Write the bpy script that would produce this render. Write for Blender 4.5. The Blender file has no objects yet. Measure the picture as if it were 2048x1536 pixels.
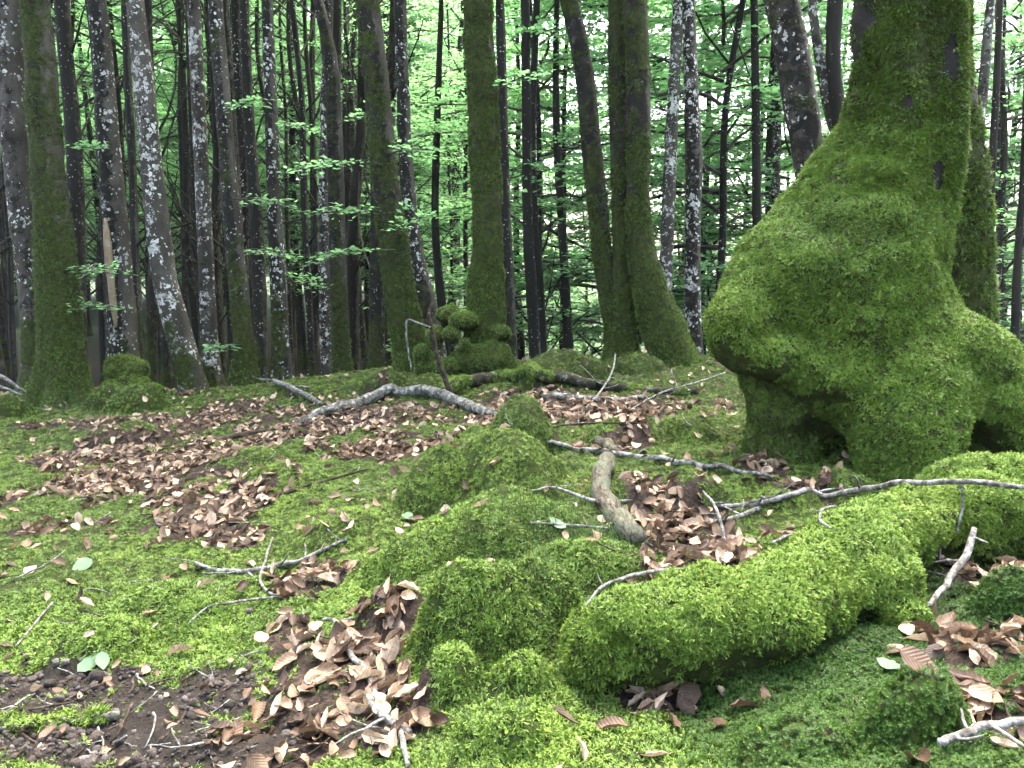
import bpy, math, random
import numpy as np
from mathutils import Vector, Matrix

R = math.radians
SC = bpy.context.scene
COL = SC.collection
rng = np.random.default_rng(7)
random.seed(7)

# ------------------------------------------------------------------ camera
PITCH = R(6.0)
F = 1607.0                    # focal length in photo pixels (2048 wide)
CAM = np.array([0.0, 0.0, 1.0])
cam = bpy.data.cameras.new('camera')
cam.sensor_width = 36.0
cam.lens = 36.0 * F / 2048.0
cam.clip_start = 0.05
cam.clip_end = 3000
camo = bpy.data.objects.new('camera', cam)
camo.location = CAM
camo.rotation_euler = (math.pi / 2 - PITCH, 0, 0)
COL.objects.link(camo)
SC.camera = camo

# ------------------------------------------------------------------ sky, sun, exposure
SUN_EL, SUN_AZ = R(66), R(15)         # azimuth measured from +Y, clockwise: high behind the trees, a little right
world = bpy.data.worlds.new('World')
SC.world = world
world.use_nodes = True
wn = world.node_tree
sky = wn.nodes.new('ShaderNodeTexSky')
sky.sky_type = 'NISHITA'
sky.sun_disc = False
sky.sun_elevation = SUN_EL
sky.sun_rotation = SUN_AZ
sky.air_density = 1.0
sky.dust_density = 9.0
sky.ozone_density = 1.0
bg = wn.nodes['Background']
wn.links.new(sky.outputs[0], bg.inputs[0])
bg.inputs[1].default_value = 0.15
sun = bpy.data.lights.new('sun', 'SUN')
sun.energy = 1.5
sun.angle = R(30)
sun.color = (1.0, 0.96, 0.88)
suno = bpy.data.objects.new('sun', sun)
sd = Vector((math.sin(SUN_AZ) * math.cos(SUN_EL), math.cos(SUN_AZ) * math.cos(SUN_EL), math.sin(SUN_EL)))
suno.rotation_euler = (-sd).to_track_quat('-Z', 'Y').to_euler()
suno.location = (0, -5, 30)
COL.objects.link(suno)
SC.view_settings.view_transform = 'Standard'
SC.view_settings.look = 'None'
SC.view_settings.gamma = 1.0
SC.view_settings.use_curve_mapping = False
SC.view_settings.exposure = 3.6
SC.render.engine = 'CYCLES'
cy = SC.cycles
cy.max_bounces = 6
cy.diffuse_bounces = 3
cy.glossy_bounces = 2
cy.transmission_bounces = 4
cy.transparent_max_bounces = 8
cy.caustics_reflective = False
cy.caustics_refractive = False
cy.use_adaptive_sampling = True
cy.adaptive_threshold = 0.02
cy.sample_clamp_indirect = 6.0

# ------------------------------------------------------------------ numeric helpers
FWD = np.array([0, math.cos(PITCH), -math.sin(PITCH)])
UPV = np.array([0, math.sin(PITCH), math.cos(PITCH)])
RGT = np.array([1.0, 0, 0])


def ray(px, py):
    return FWD + RGT * ((px - 1024) / F) + UPV * (-(py - 768) / F)


def at(px, py, Y):
    """the point seen at photo pixel px,py that stands Y metres ahead"""
    d = ray(px, py)
    return CAM + d * (Y / d[1])


def mpp(px, py, Y):
    d = ray(px, py)
    return (Y / d[1]) / F


def project(P):
    v = np.asarray(P, float) - CAM
    z = v @ FWD
    z = np.where(np.abs(z) < 1e-6, 1e-6, z)
    return 1024 + F * (v @ RGT) / z, 768 - F * (v @ UPV) / z, z


def _hash(ix, iy, iz, seed):
    n = (ix * 374761393 + iy * 668265263 + iz * 2147483647 + seed * 974711) & 0xFFFFFFFF
    n = ((n ^ (n >> 13)) * 1274126177) & 0xFFFFFFFF
    n = ((n ^ (n >> 16)) * 2246822519) & 0xFFFFFFFF
    return ((n ^ (n >> 15)) & 0xFFFFFF) / float(0xFFFFFF)


def vnoise(P, scale=1.0, seed=0):
    """value noise in [-1,1] on an (n,3) array"""
    p = np.asarray(P, float) * scale
    i = np.floor(p).astype(np.int64)
    f = p - i
    f = f * f * f * (f * (f * 6 - 15) + 10)
    out = 0
    for dx in (0, 1):
        wx = f[..., 0] if dx else 1 - f[..., 0]
        for dy in (0, 1):
            wy = f[..., 1] if dy else 1 - f[..., 1]
            for dz in (0, 1):
                wz = f[..., 2] if dz else 1 - f[..., 2]
                out = out + wx * wy * wz * _hash(i[..., 0] + dx, i[..., 1] + dy, i[..., 2] + dz, seed)
    return out * 2 - 1


def fbm(P, scale, seed=0, octs=3):
    a, s, t = 0, 1.0, 0
    for o in range(octs):
        a = a + s * vnoise(P, scale * 2 ** o, seed + o)
        t += s
        s *= 0.5
    return a / t


def xy3(x, y):
    return np.stack([x, y, np.zeros_like(x)], -1)


def sstep(a, b, x):
    t = np.clip((x - a) / (b - a), 0, 1)
    return t * t * (3 - 2 * t)


# ------------------------------------------------------------------ the lie of the land
CTRL = [(0,1536,-.02),(500,1536,0),(1000,1536,.09),(1350,1536,.11),(1700,1536,.17),(2048,1536,.22),
 (0,1400,-.02),(500,1400,.01),(850,1400,.07),(1050,1400,.10),(1330,1425,.035),(1600,1400,.12),(1850,1380,.18),(2048,1350,.21),
 (0,1250,-.02),(450,1250,.01),(750,1250,.07),(1000,1250,.13),(1750,1250,.16),(2048,1220,.21),
 (0,1100,0),(500,1100,.05),(800,1100,.13),(1100,1120,.2),(1400,1090,.2),(1600,1040,.22),(2048,1080,.24),
 (0,1000,.01),(400,1000,.08),(800,1000,.16),(1100,990,.24),(1400,1000,.23),(1600,960,.24),
 (0,920,.01),(400,920,.08),(800,920,.18),(1200,920,.26),(1600,930,.25),(2048,920,.28),
 (0,860,.03),(400,860,.1),(800,860,.2),(1200,860,.28),(1450,860,.30),
 (0,820,.05),(400,815,.12),(800,810,.24),(1200,810,.32),(1450,800,.34),
 (700,775,.28),(1000,770,.34),(1400,765,.38),(1000,745,.39),(1300,728,.44)]
cp = []
for px, py, z in CTRL:
    d = ray(px, py)
    t = (z - 1.0) / d[2]
    cp.append(CAM + d * t)
cp = np.array(cp)


def _phi(r2):
    return 0.5 * r2 * np.log(np.maximum(r2, 1e-12))


def _tps(pts, vals, lam):
    n = len(pts)
    r2 = ((pts[:, None] - pts[None]) ** 2).sum(-1)
    K = _phi(r2) + lam * np.eye(n)
    Pm = np.c_[np.ones(n), pts]
    A = np.zeros((n + 3, n + 3))
    A[:n, :n] = K
    A[:n, n:] = Pm
    A[n:, :n] = Pm.T
    return np.linalg.solve(A, np.r_[vals, 0, 0, 0])


TW = _tps(cp[:, :2], cp[:, 2], 0.02)


def base_h(x, y):
    cx = np.clip(x, -4.6, 4.0)
    cyv = np.clip(y, 1.0, 7.2)
    q = np.stack([cx, cyv], -1)
    out = np.zeros(x.shape)
    flat = q.reshape(-1, 2)
    res = np.zeros(len(flat))
    for i in range(0, len(flat), 60000):
        c = flat[i:i + 60000]
        r2 = ((c[:, None] - cp[None, :, :2]) ** 2).sum(-1)
        res[i:i + 60000] = _phi(r2) @ TW[:-3] + TW[-3] + c @ TW[-2:]
    out = np.clip(res.reshape(x.shape), -0.1, 0.5)
    # beyond the brow the land falls away: gently on the left, steeply in the centre and right
    s = np.maximum(0, y - 7.3 + 0.25 * np.sin(x * 1.7))
    right = sstep(-3.5, 1.0, x - 0.12 * s)
    dropL = 0.16 * s * sstep(0, 3, s)
    dropL = np.minimum(dropL, 1.2) - 0.05 * np.maximum(0, s - 12) * sstep(12, 24, s)
    dropR = 0.50 * s * sstep(0, 2.5, s)
    far = 16 + 0 * s
    dropR = np.where(dropR > far * 0.5, far - far * 0.5 * np.exp(-(dropR - far * .5) / (far * .5)), dropR)
    dropL = np.maximum(dropL, -9)
    out = out - dropL * (1 - right) - dropR * right
    rr = np.maximum(0, x - 3.2) * np.clip(y / 3, 0, 1)
    out = out - np.minimum(0.22 * rr * sstep(0, 3, rr), 6)
    return out


def ground_base(px, py):
    d = ray(px, py)
    ts = np.geomspace(0.8, 60, 1500)
    P = CAM + d * ts[:, None]
    g = P[:, 2] - base_h(P[:, 0], P[:, 1])
    k = np.argmax(g < 0)
    if g[k] >= 0:
        k = 900
    return P[k]


# mounds: top pixel, pixel row of its foot, half width in pixels, depth ratio, power of the flank
MOUNDS = [(1042,792,920,80,1.2,.75),(1000,858,1000,150,1.0,.8),(872,908,1020,95,.9,.6),(985,985,1085,185,.8,.8),
 (1190,1085,1160,120,.7,.6),(880,1088,1130,70,.7,.5),(965,1120,1290,130,.8,.45),(1085,1118,1260,95,.6,.5),(915,1170,1310,78,.7,.5),(1052,1208,1295,66,.9,.5),(905,1300,1410,75,.9,.5),
 (1040,1315,1400,70,.8,.6),(780,1180,1260,90,.8,.7),(820,1090,1160,90,.8,.8),
 (1392,948,1015,80,.8,.5),(1575,968,1020,62,.8,.5),(1230,965,1010,70,.7,.6),
 (1110,706,772,84,.9,.5),(1180,722,765,54,.9,.5),(1275,708,744,62,.9,.5),(772,738,795,48,1,.5),(845,752,790,62,.9,.5),(905,766,792,40,.9,.6),
 (240,846,892,120,.8,.9),(270,768,822,72,.6,.6),(215,775,820,50,.6,.6),(16,788,838,46,.7,.5),(590,770,790,30,1,.5),
 (1830,1350,1490,110,.7,.6),(2025,1150,1250,75,.8,.5),(1600,1440,1530,120,.7,.7),(1000,1420,1520,110,.7,.8),(1700,945,1000,80,.6,.6),
 (500,900,940,110,.8,1),(560,930,980,120,.8,1),(700,1030,1090,140,.8,.9),(200,1240,1330,150,.8,1),(330,1180,1260,160,.8,1),
 (1380,830,880,80,.8,.8),(1250,840,890,90,.8,.8)]
MD = []
for (px, pt, pb, hw, dr, pw) in MOUNDS:
    b = ground_base(px, pb)
    Y = b[1] + 0.02
    rx = hw * mpp(px, pb, Y)
    top = at(px, pt, Y + rx * dr * 0.35)
    c = np.array([top[0], top[1]])
    zb = float(base_h(np.array([c[0]]), np.array([c[1]]))[0])
    MD.append((c[0], c[1], rx, rx * dr, max(0.015, top[2] - zb), pw))


def H(x, y):
    x = np.asarray(x, float)
    y = np.asarray(y, float)
    z = base_h(x, y)
    P = xy3(x, y)
    wob = 0.34 * fbm(P, 5.0, 3, 3)
    add = np.zeros_like(z)
    for (cx, cyv, rx, ry, h, pw) in MD:
        q = np.sqrt(((x - cx) / rx) ** 2 + ((y - cyv) / ry) ** 2) * (1 + wob)
        m = h * np.power(np.clip(1 - q * q, 0, 1), pw * 1.35)
        add = np.maximum(add, m) + 0.25 * np.minimum(add, m)
    near = np.exp(-np.maximum(0, np.hypot(x, y) - 8) / 6)
    small = 0.022 * fbm(P, 3.5, 11, 3) + 0.018 * fbm(P, 9.0, 13, 2) + 0.012 * vnoise(P, 19.0, 21) + 0.005 * vnoise(P, 45.0, 5)
    big = 0.5 * fbm(P, 0.12, 31, 2) * sstep(10, 25, np.hypot(x, y))
    return z + add + small * near + big


def ground(px, py):
    d = ray(px, py)
    ts = np.geomspace(0.8, 40, 1400)
    P = CAM + d * ts[:, None]
    g = P[:, 2] - H(P[:, 0], P[:, 1])
    k = int(np.argmax(g < 0))
    if g[k] >= 0:
        k = 800
    return P[k]


def Hs(x, y):
    return float(H(np.array([x]), np.array([y]))[0])


# bare patches: pixel ellipses laid out on the ground as real ellipses
def patch(px, py, hx, hy):
    c = ground_base(px, py)
    a = ground_base(px, py - hy)
    b = ground_base(px, py + hy)
    return (c[0], (a[1] + b[1]) / 2, hx * mpp(px, py, c[1]), max(0.05, (a[1] - b[1]) / 2))


LITTER = [patch(*a) for a in [(300,955,170,60),(420,1040,110,45),(190,915,110,22),(230,848,160,12),(430,838,90,28),(690,838,200,32),(760,900,90,22),
 (1150,815,220,28),(1390,1070,150,62),(1300,1000,60,40),(620,1165,75,40),(560,1270,60,55),(650,1340,130,60),(700,1440,120,60),(600,1500,160,50),
 (2010,1440,70,70),(1960,1165,70,45),(1850,1010,40,20),(1440,1120,110,30),(520,850,60,14),(480,1075,70,25),(1010,800,90,16),
 (1600,1000,70,16),(100,1060,60,15),(1320,1400,90,30),(1530,945,50,16),(1000,850,70,14)]]
GRAVEL = [patch(*a) for a in [(60,1390,170,60),(160,1480,330,75),(420,1400,120,50),(300,1530,300,40)]]


def pmask(ps, x, y, soft=.35, ns=5.0, seed=40):
    n = fbm(xy3(x, y), ns, seed, 3) * 0.7 + fbm(xy3(x, y), ns * 3.1, seed + 7, 2) * 0.45
    m = np.zeros(np.shape(x))
    for (cx, cyv, rx, ry) in ps:
        q = np.sqrt(((x - cx) / rx) ** 2 + ((y - cyv) / ry) ** 2) + n
        m = np.maximum(m, 1 - sstep(1 - soft, 1 + soft, q))
    return m


def masks(x, y):
    far = sstep(7.6, 9.5, y) + sstep(5.2, 6.5, np.abs(x)) + sstep(-0.3, -1.2, y)
    lit = np.maximum(pmask(LITTER, x, y), np.clip(far, 0, 1))
    gra = pmask(GRAVEL, x, y, .3, 6.0, 60)
    sp = sstep(0.38, 0.62, fbm(xy3(x, y), 2.3, 77, 3)) * 0.8
    lit = np.maximum(lit, sp)
    return lit, gra


# ------------------------------------------------------------------ objects
def link(o, parent=None):
    COL.objects.link(o)
    if parent is not None:
        o.parent = parent
    return o


def tag(o, label=None, cat=None, group=None, kind=None):
    if label: o['label'] = label
    if cat: o['category'] = cat
    if group: o['group'] = group
    if kind: o['kind'] = kind
    return o


def mesh_from(name, V, Fc, mats, smooth=True, fmat=None, attrs=None):
    me = bpy.data.meshes.new(name)
    V = np.asarray(V, np.float32)
    nv = len(V)
    if isinstance(Fc, np.ndarray):
        nf, k = Fc.shape
        me.vertices.add(nv)
        me.vertices.foreach_set('co', V.ravel())
        me.loops.add(nf * k)
        me.loops.foreach_set('vertex_index', Fc.astype(np.int32).ravel())
        me.polygons.add(nf)
        me.polygons.foreach_set('loop_start', np.arange(0, nf * k, k, dtype=np.int32))
        me.update(calc_edges=True)
    else:
        me.from_pydata([tuple(v) for v in V], [], [tuple(int(i) for i in f) for f in Fc])
        me.update()
    for m in (mats if isinstance(mats, (list, tuple)) else [mats]):
        me.materials.append(m)
    if fmat is not None:
        me.polygons.foreach_set('material_index', np.asarray(fmat, np.int32))
    if smooth:
        me.polygons.foreach_set('use_smooth', np.ones(len(me.polygons), bool))
    for k, a in (attrs or {}).items():
        at_ = me.attributes.new(k, 'FLOAT', 'POINT')
        at_.data.foreach_set('value', np.asarray(a, np.float32))
    me.validate()
    return me


def empty(name, loc):
    o = bpy.data.objects.new(name, None)
    o.empty_display_size = 0.2
    o.location = loc
    return link(o)


def obj(name, me, parent=None, loc=None):
    o = bpy.data.objects.new(name, me)
    if loc is not None:
        o.location = loc
    return link(o, parent)


class MB:
    """collects geometry of one mesh"""
    def __init__(s):
        s.V, s.F, s.M, s.n = [], [], [], 0

    def add(s, V, Fc, m=0):
        s.V.append(np.asarray(V, float))
        s.F += [tuple(int(i) + s.n for i in f) for f in Fc]
        s.M += [m] * len(Fc)
        s.n += len(V)

    def tube(s, pts, rad, sides=6, m=0, cap=True, noise=0.0, seed=0):
        V, Fc = tube(pts, rad, sides, cap, noise, seed)
        s.add(V, Fc, m)

    def mesh(s, name, mats, smooth=True):
        return mesh_from(name, np.concatenate(s.V), s.F, mats, smooth, s.M)


def frames(pts):
    pts = np.asarray(pts, float)
    T = np.gradient(pts, axis=0)
    T /= np.maximum(1e-9, np.linalg.norm(T, axis=1))[:, None]
    ref = np.array([1.0, 0, 0]) if abs(T[0][0]) < 0.8 else np.array([0, 0, 1.0])
    U = []
    u = ref - T[0] * (ref @ T[0])
    u /= np.linalg.norm(u)
    for t in T:
        u = u - t * (u @ t)
        u /= max(1e-9, np.linalg.norm(u))
        U.append(u.copy())
    U = np.array(U)
    return T, U, np.cross(T, U)


def tube(pts, rad, sides=8, cap=True, noise=0.0, seed=0, lobes=None):
    pts = np.asarray(pts, float)
    rad = np.asarray(rad, float)
    T, U, W = frames(pts)
    n = len(pts)
    a = np.arange(sides) * 2 * math.pi / sides
    dirs = U[:, None] * np.cos(a)[None, :, None] + W[:, None] * np.sin(a)[None, :, None]
    rr = np.repeat(rad[:, None], sides, 1)
    if noise:
        q = pts[:, None] + dirs * rad[:, None, None]
        rr = rr * (1 + noise * fbm(q * np.array([1, 1, .6]), 0.6 / max(.02, float(np.mean(rad))), seed, 3))
    if lobes is not None:
        rr = rr * lobes(np.repeat(np.arange(n)[:, None], sides, 1), np.repeat(a[None], n, 0))
    V = (pts[:, None] + dirs * rr[:, :, None]).reshape(-1, 3)
    Fc = []
    for i in range(n - 1):
        for j in range(sides):
            k = (j + 1) % sides
            Fc.append((i * sides + j, i * sides + k, (i + 1) * sides + k, (i + 1) * sides + j))
    if cap:
        Fc.append(tuple(range(sides - 1, -1, -1)))
        Fc.append(tuple((n - 1) * sides + j for j in range(sides)))
    return V, Fc


def resample(pts, vals, n, smooth=True):
    """Catmull-Rom resampling of a polyline and of values along it"""
    pts = np.asarray(pts, float)
    vals = np.asarray(vals, float)
    m = len(pts)
    seg = np.r_[0, np.cumsum(np.linalg.norm(np.diff(pts, axis=0), axis=1))]
    u = np.linspace(0, seg[-1], n)
    i = np.clip(np.searchsorted(seg, u, side='right') - 1, 0, m - 2)
    t = (u - seg[i]) / np.maximum(1e-9, seg[i + 1] - seg[i])
    A = np.c_[pts, vals.reshape(m, -1)]
    p0, p1, p2, p3 = A[np.maximum(i - 1, 0)], A[i], A[i + 1], A[np.minimum(i + 2, m - 1)]
    t = t[:, None]
    if smooth:
        d1 = np.linalg.norm(p1[:, :3] - p0[:, :3], axis=1)[:, None]
        d2 = np.linalg.norm(p2[:, :3] - p1[:, :3], axis=1)[:, None]
        d3 = np.linalg.norm(p3[:, :3] - p2[:, :3], axis=1)[:, None]
        m1 = (p2 - p0) / np.maximum(1e-9, d1 + d2) * d2
        m2 = (p3 - p1) / np.maximum(1e-9, d2 + d3) * d2
        o = (2*t**3-3*t**2+1)*p1 + (t**3-2*t**2+t)*m1 + (-2*t**3+3*t**2)*p2 + (t**3-t**2)*m2
    else:
        o = p1 + (p2 - p1) * t
    return o[:, :3], (o[:, 3] if vals.ndim == 1 else o[:, 3:])


# ------------------------------------------------------------------ implicit surfaces (naive surface nets)
def surface_net(f, lo, hi, h):
    lo, hi = np.array(lo, float), np.array(hi, float)
    n = np.ceil((hi - lo) / h).astype(int) + 1
    ax = [lo[k] + h * np.arange(n[k]) for k in range(3)]
    G = np.stack(np.meshgrid(*ax, indexing='ij'), -1)
    Vv = f(G.reshape(-1, 3)).reshape(n)
    ins = Vv < 0
    c = [(0,0,0),(1,0,0),(0,1,0),(1,1,0),(0,0,1),(1,0,1),(0,1,1),(1,1,1)]
    sl = lambda A, o: A[o[0]:n[0]-1+o[0], o[1]:n[1]-1+o[1], o[2]:n[2]-1+o[2]]
    cnt = sum(sl(ins, o).astype(int) for o in c)
    act = (cnt > 0) & (cnt < 8)
    acc = np.zeros(tuple(n - 1) + (3,))
    w = np.zeros(tuple(n - 1))
    for a in range(8):
        for b in range(a + 1, 8):
            if sum(abs(c[a][k] - c[b][k]) for k in range(3)) != 1:
                continue
            va, vb = sl(Vv, c[a]), sl(Vv, c[b])
            cr = ((va < 0) != (vb < 0)) & act
            t = np.where(cr, va / np.where(cr, va - vb, 1), 0)
            p = np.array(c[a]) + t[..., None] * (np.array(c[b]) - np.array(c[a]))
            acc += np.where(cr[..., None], p, 0)
            w += cr
    idx = -np.ones(tuple(n - 1), int)
    ii = np.argwhere(act)
    idx[act] = np.arange(len(ii))
    Vx = lo + h * (ii + acc[act] / w[act][:, None])
    faces = []
    for ax_ in range(3):
        u, v = (ax_ + 1) % 3, (ax_ + 2) % 3
        A = np.moveaxis(ins, ax_, 0)
        cr = A[1:] != A[:-1]
        e = np.argwhere(np.moveaxis(cr, 0, ax_))
        ok = (e[:, u] > 0) & (e[:, v] > 0) & (e[:, u] < n[u] - 1) & (e[:, v] < n[v] - 1)
        e = e[ok]
        du = np.eye(3, dtype=int)[u]
        dv = np.eye(3, dtype=int)[v]
        g = lambda q: idx[q[:, 0], q[:, 1], q[:, 2]]
        q = np.stack([g(e - du - dv), g(e - dv), g(e), g(e - du)], 1)
        fl = ~ins[e[:, 0], e[:, 1], e[:, 2]]
        q[fl] = q[fl][:, ::-1]
        faces.append(q)
    Fq = np.concatenate(faces)
    Fq = Fq[(Fq >= 0).all(1)]
    return Vx, Fq


def smin(a, b, k):
    hh = np.clip(0.5 + 0.5 * (b - a) / k, 0, 1)
    return b * (1 - hh) + a * hh - k * hh * (1 - hh)


def sd_chain(P, pts, rad):
    d = np.full(len(P), 1e9)
    for i in range(len(pts) - 1):
        a, b = np.asarray(pts[i]), np.asarray(pts[i + 1])
        ab = b - a
        t = np.clip((P - a) @ ab / max(1e-9, ab @ ab), 0, 1)
        d = np.minimum(d, np.linalg.norm(P - a - t[:, None] * ab, axis=1) - (rad[i] + (rad[i + 1] - rad[i]) * t))
    return d


def sd_ell(P, c, r):
    r = np.asarray(r, float)
    q = (P - c) / r
    k0 = np.linalg.norm(q, axis=1)
    k1 = np.linalg.norm(q / r, axis=1)
    return k0 * (k0 - 1) / np.maximum(k1, 1e-6)


# ------------------------------------------------------------------ materials
def new_mat(name):
    m = bpy.data.materials.new(name)
    m.use_nodes = True
    nt = m.node_tree
    for n in list(nt.nodes):
        nt.nodes.remove(n)
    return m, nt


class NT:
    def __init__(s, nt):
        s.nt = nt

    def n(s, typ, **kw):
        nd = s.nt.nodes.new(typ)
        for k, v in kw.items():
            if k.startswith('i_'):
                key = k[2:]
                nd.inputs[int(key) if key.isdigit() else key].default_value = v
            else:
                setattr(nd, k, v)
        return nd

    def l(s, a, b):
        s.nt.links.new(a, b)

    def noise(s, vec, scale, detail=3, rough=.6, dist=0.0):
        nd = s.n('ShaderNodeTexNoise')
        nd.inputs['Scale'].default_value = scale
        nd.inputs['Detail'].default_value = detail
        nd.inputs['Roughness'].default_value = rough
        nd.inputs['Distortion'].default_value = dist
        s.l(vec, nd.inputs['Vector'])
        return nd.outputs['Fac']

    def ramp(s, fac, stops, interp='LINEAR'):
        r = s.n('ShaderNodeValToRGB')
        r.color_ramp.interpolation = interp
        els = r.color_ramp.elements
        while len(els) < len(stops):
            els.new(0.5)
        for e, (p, c) in zip(els, stops):
            e.position = p
            e.color = (c if len(c) == 4 else (*c, 1)) if isinstance(c, (tuple, list)) else (c, c, c, 1)
        s.l(fac, r.inputs[0])
        return r.outputs[0]

    def mix(s, fac, a, b, mode='MIX'):
        m = s.n('ShaderNodeMix', data_type='RGBA', blend_type=mode)
        for sock, v in ((m.inputs[0], fac), (m.inputs[6], a), (m.inputs[7], b)):
            if hasattr(v, 'is_linked'):
                s.l(v, sock)
            else:
                sock.default_value = v if isinstance(v, (int, float)) else (*v, 1)
        return m.outputs[2]

    def math(s, op, a, b=0.0, c=None, clamp=False):
        m = s.n('ShaderNodeMath', operation=op, use_clamp=clamp)
        for i, v in enumerate((a, b, c)):
            if v is None: continue
            if hasattr(v, 'is_linked'):
                s.l(v, m.inputs[i])
            else:
                m.inputs[i].default_value = v
        return m.outputs[0]

    def attr(s, name, typ='GEOMETRY', out='Fac'):
        a = s.n('ShaderNodeAttribute', attribute_name=name, attribute_type=typ)
        return a.outputs[out]

    def out(s, sh):
        o = s.n('ShaderNodeOutputMaterial')
        s.l(sh, o.inputs['Surface'])

    def principled(s, col, rough=.8, spec=.2, bump=None, bs=.3, bd=.01):
        p = s.n('ShaderNodeBsdfPrincipled')
        if hasattr(col, 'is_linked'):
            s.l(col, p.inputs['Base Color'])
        else:
            p.inputs['Base Color'].default_value = (*col, 1)
        p.inputs['Roughness'].default_value = rough
        p.inputs['Specular IOR Level'].default_value = spec
        if bump is not None:
            b = s.n('ShaderNodeBump')
            b.inputs['Strength'].default_value = bs
            b.inputs['Distance'].default_value = bd
            s.l(bump, b.inputs['Height'])
            s.l(b.outputs[0], p.inputs['Normal'])
        return p.outputs[0]


def leafy(name, stops, tint_src, trans=.35, rough=.55, spec=.25, tip=None, transboost=(1.0, 1.0, 1.0), old_shade=None):
    """two-sided thin plant matter: diffuse, a little sheen, light shining through"""
    m, nt = new_mat(name)
    k = NT(nt)
    if tint_src == 'instance':
        fac = k.attr('tint', 'INSTANCER')
    else:
        fac = k.n('ShaderNodeObjectInfo').outputs['Random']
    col = k.ramp(fac, stops)
    if tip:
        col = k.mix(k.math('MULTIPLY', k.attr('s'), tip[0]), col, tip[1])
    if old_shade:
        col = k.mix(k.ramp(k.attr('s'), [(0, .95), (.65, 0.0)]), col, old_shade)  # browned older shoots, darkened further to paint the shade between fronds
    p = k.principled(col, rough, spec)
    t = k.n('ShaderNodeBsdfTranslucent')
    tc = k.mix(1.0, col, transboost, 'MULTIPLY')
    k.l(tc, t.inputs[0])
    mx = k.n('ShaderNodeMixShader')
    mx.inputs[0].default_value = trans
    k.l(p, mx.inputs[1])
    k.l(t.outputs[0], mx.inputs[2])
    k.out(mx.outputs[0])
    return m


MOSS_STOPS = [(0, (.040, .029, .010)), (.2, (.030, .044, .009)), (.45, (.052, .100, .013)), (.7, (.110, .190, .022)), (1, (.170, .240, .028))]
M_MOSS = leafy('moss_frond', MOSS_STOPS, 'instance', .10, .55, .3, tip=(.5, (.185, .29, .040)), old_shade=(.009, .010, .003))
M_STAR = leafy('star_moss', [(0, (.018, .038, .007)), (.5, (.032, .078, .012)), (1, (.070, .130, .020))], 'instance', .25, .5, .3, tip=(.35, (.09, .19, .022)), old_shade=(.008, .012, .004))
M_GRASS = leafy('grass_blade', [(0, (.035, .07, .02)), (1, (.07, .12, .04))], 'random', .4)


def dead_leaf_mat():
    m, nt = new_mat('dead_leaf')
    k = NT(nt)
    rnd = k.n('ShaderNodeObjectInfo').outputs['Random']
    col = k.ramp(rnd, [(0, (.030, .018, .010)), (.2, (.085, .052, .029)), (.45, (.20, .132, .078)), (.7, (.36, .255, .160)), (1, (.54, .42, .29))])
    tc = k.n('ShaderNodeTexCoord').outputs['Object']
    sp = k.n('ShaderNodeSeparateXYZ')
    k.l(tc, sp.inputs[0])
    ay = k.math('ABSOLUTE', sp.outputs[1])
    vein = k.math('SINE', k.math('MULTIPLY', k.math('SUBTRACT', sp.outputs[0], k.math('MULTIPLY', ay, 1.1)), 700.0))
    mid = k.math('LESS_THAN', ay, 0.0012)
    vf = k.math('MAXIMUM', k.math('MULTIPLY', k.math('SUBTRACT', vein, .75, clamp=True), 1.6), k.math('MULTIPLY', mid, .7))
    spots = k.noise(tc, 60, 4, .7)
    col = k.mix(k.ramp(spots, [(.45, 0.0), (.7, .55)]), col, (.05, .028, .016))
    col = k.mix(k.math('MULTIPLY', vf, .6), col, (.09, .05, .034))
    p = k.principled(col, .55, .3, k.math('ADD', vein, k.math('MULTIPLY', spots, 2)), .25, .002)
    t = k.n('ShaderNodeBsdfTranslucent')
    k.l(col, t.inputs[0])
    mx = k.n('ShaderNodeMixShader')
    mx.inputs[0].default_value = .15
    k.l(p, mx.inputs[1]); k.l(t.outputs[0], mx.inputs[2])
    k.out(mx.outputs[0])
    return m


M_DEAD = dead_leaf_mat()
M_FRESH = leafy('fallen_green_leaf', [(0, (.07, .13, .07)), (1, (.10, .165, .085))], 'random', .2)


def foliage_mat(name, a, b, t, trans):
    m, nt = new_mat(name)
    k = NT(nt)
    geo = k.n('ShaderNodeNewGeometry')
    rnd = geo.outputs['Random Per Island']
    col = k.ramp(rnd, [(0, a), (1, b)])
    p = k.principled(col, .5, .3)
    tr = k.n('ShaderNodeBsdfTranslucent')
    k.l(k.mix(1.0, col, t, 'MULTIPLY'), tr.inputs[0])
    mx = k.n('ShaderNodeMixShader')
    mx.inputs[0].default_value = trans
    k.l(p, mx.inputs[1]); k.l(tr.outputs[0], mx.inputs[2])
    k.out(mx.outputs[0])
    return m


M_LEAF = foliage_mat('beech_foliage', (.07, .15, .06), (.15, .26, .10), (2.0, 2.2, 2.2), .66)


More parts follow.
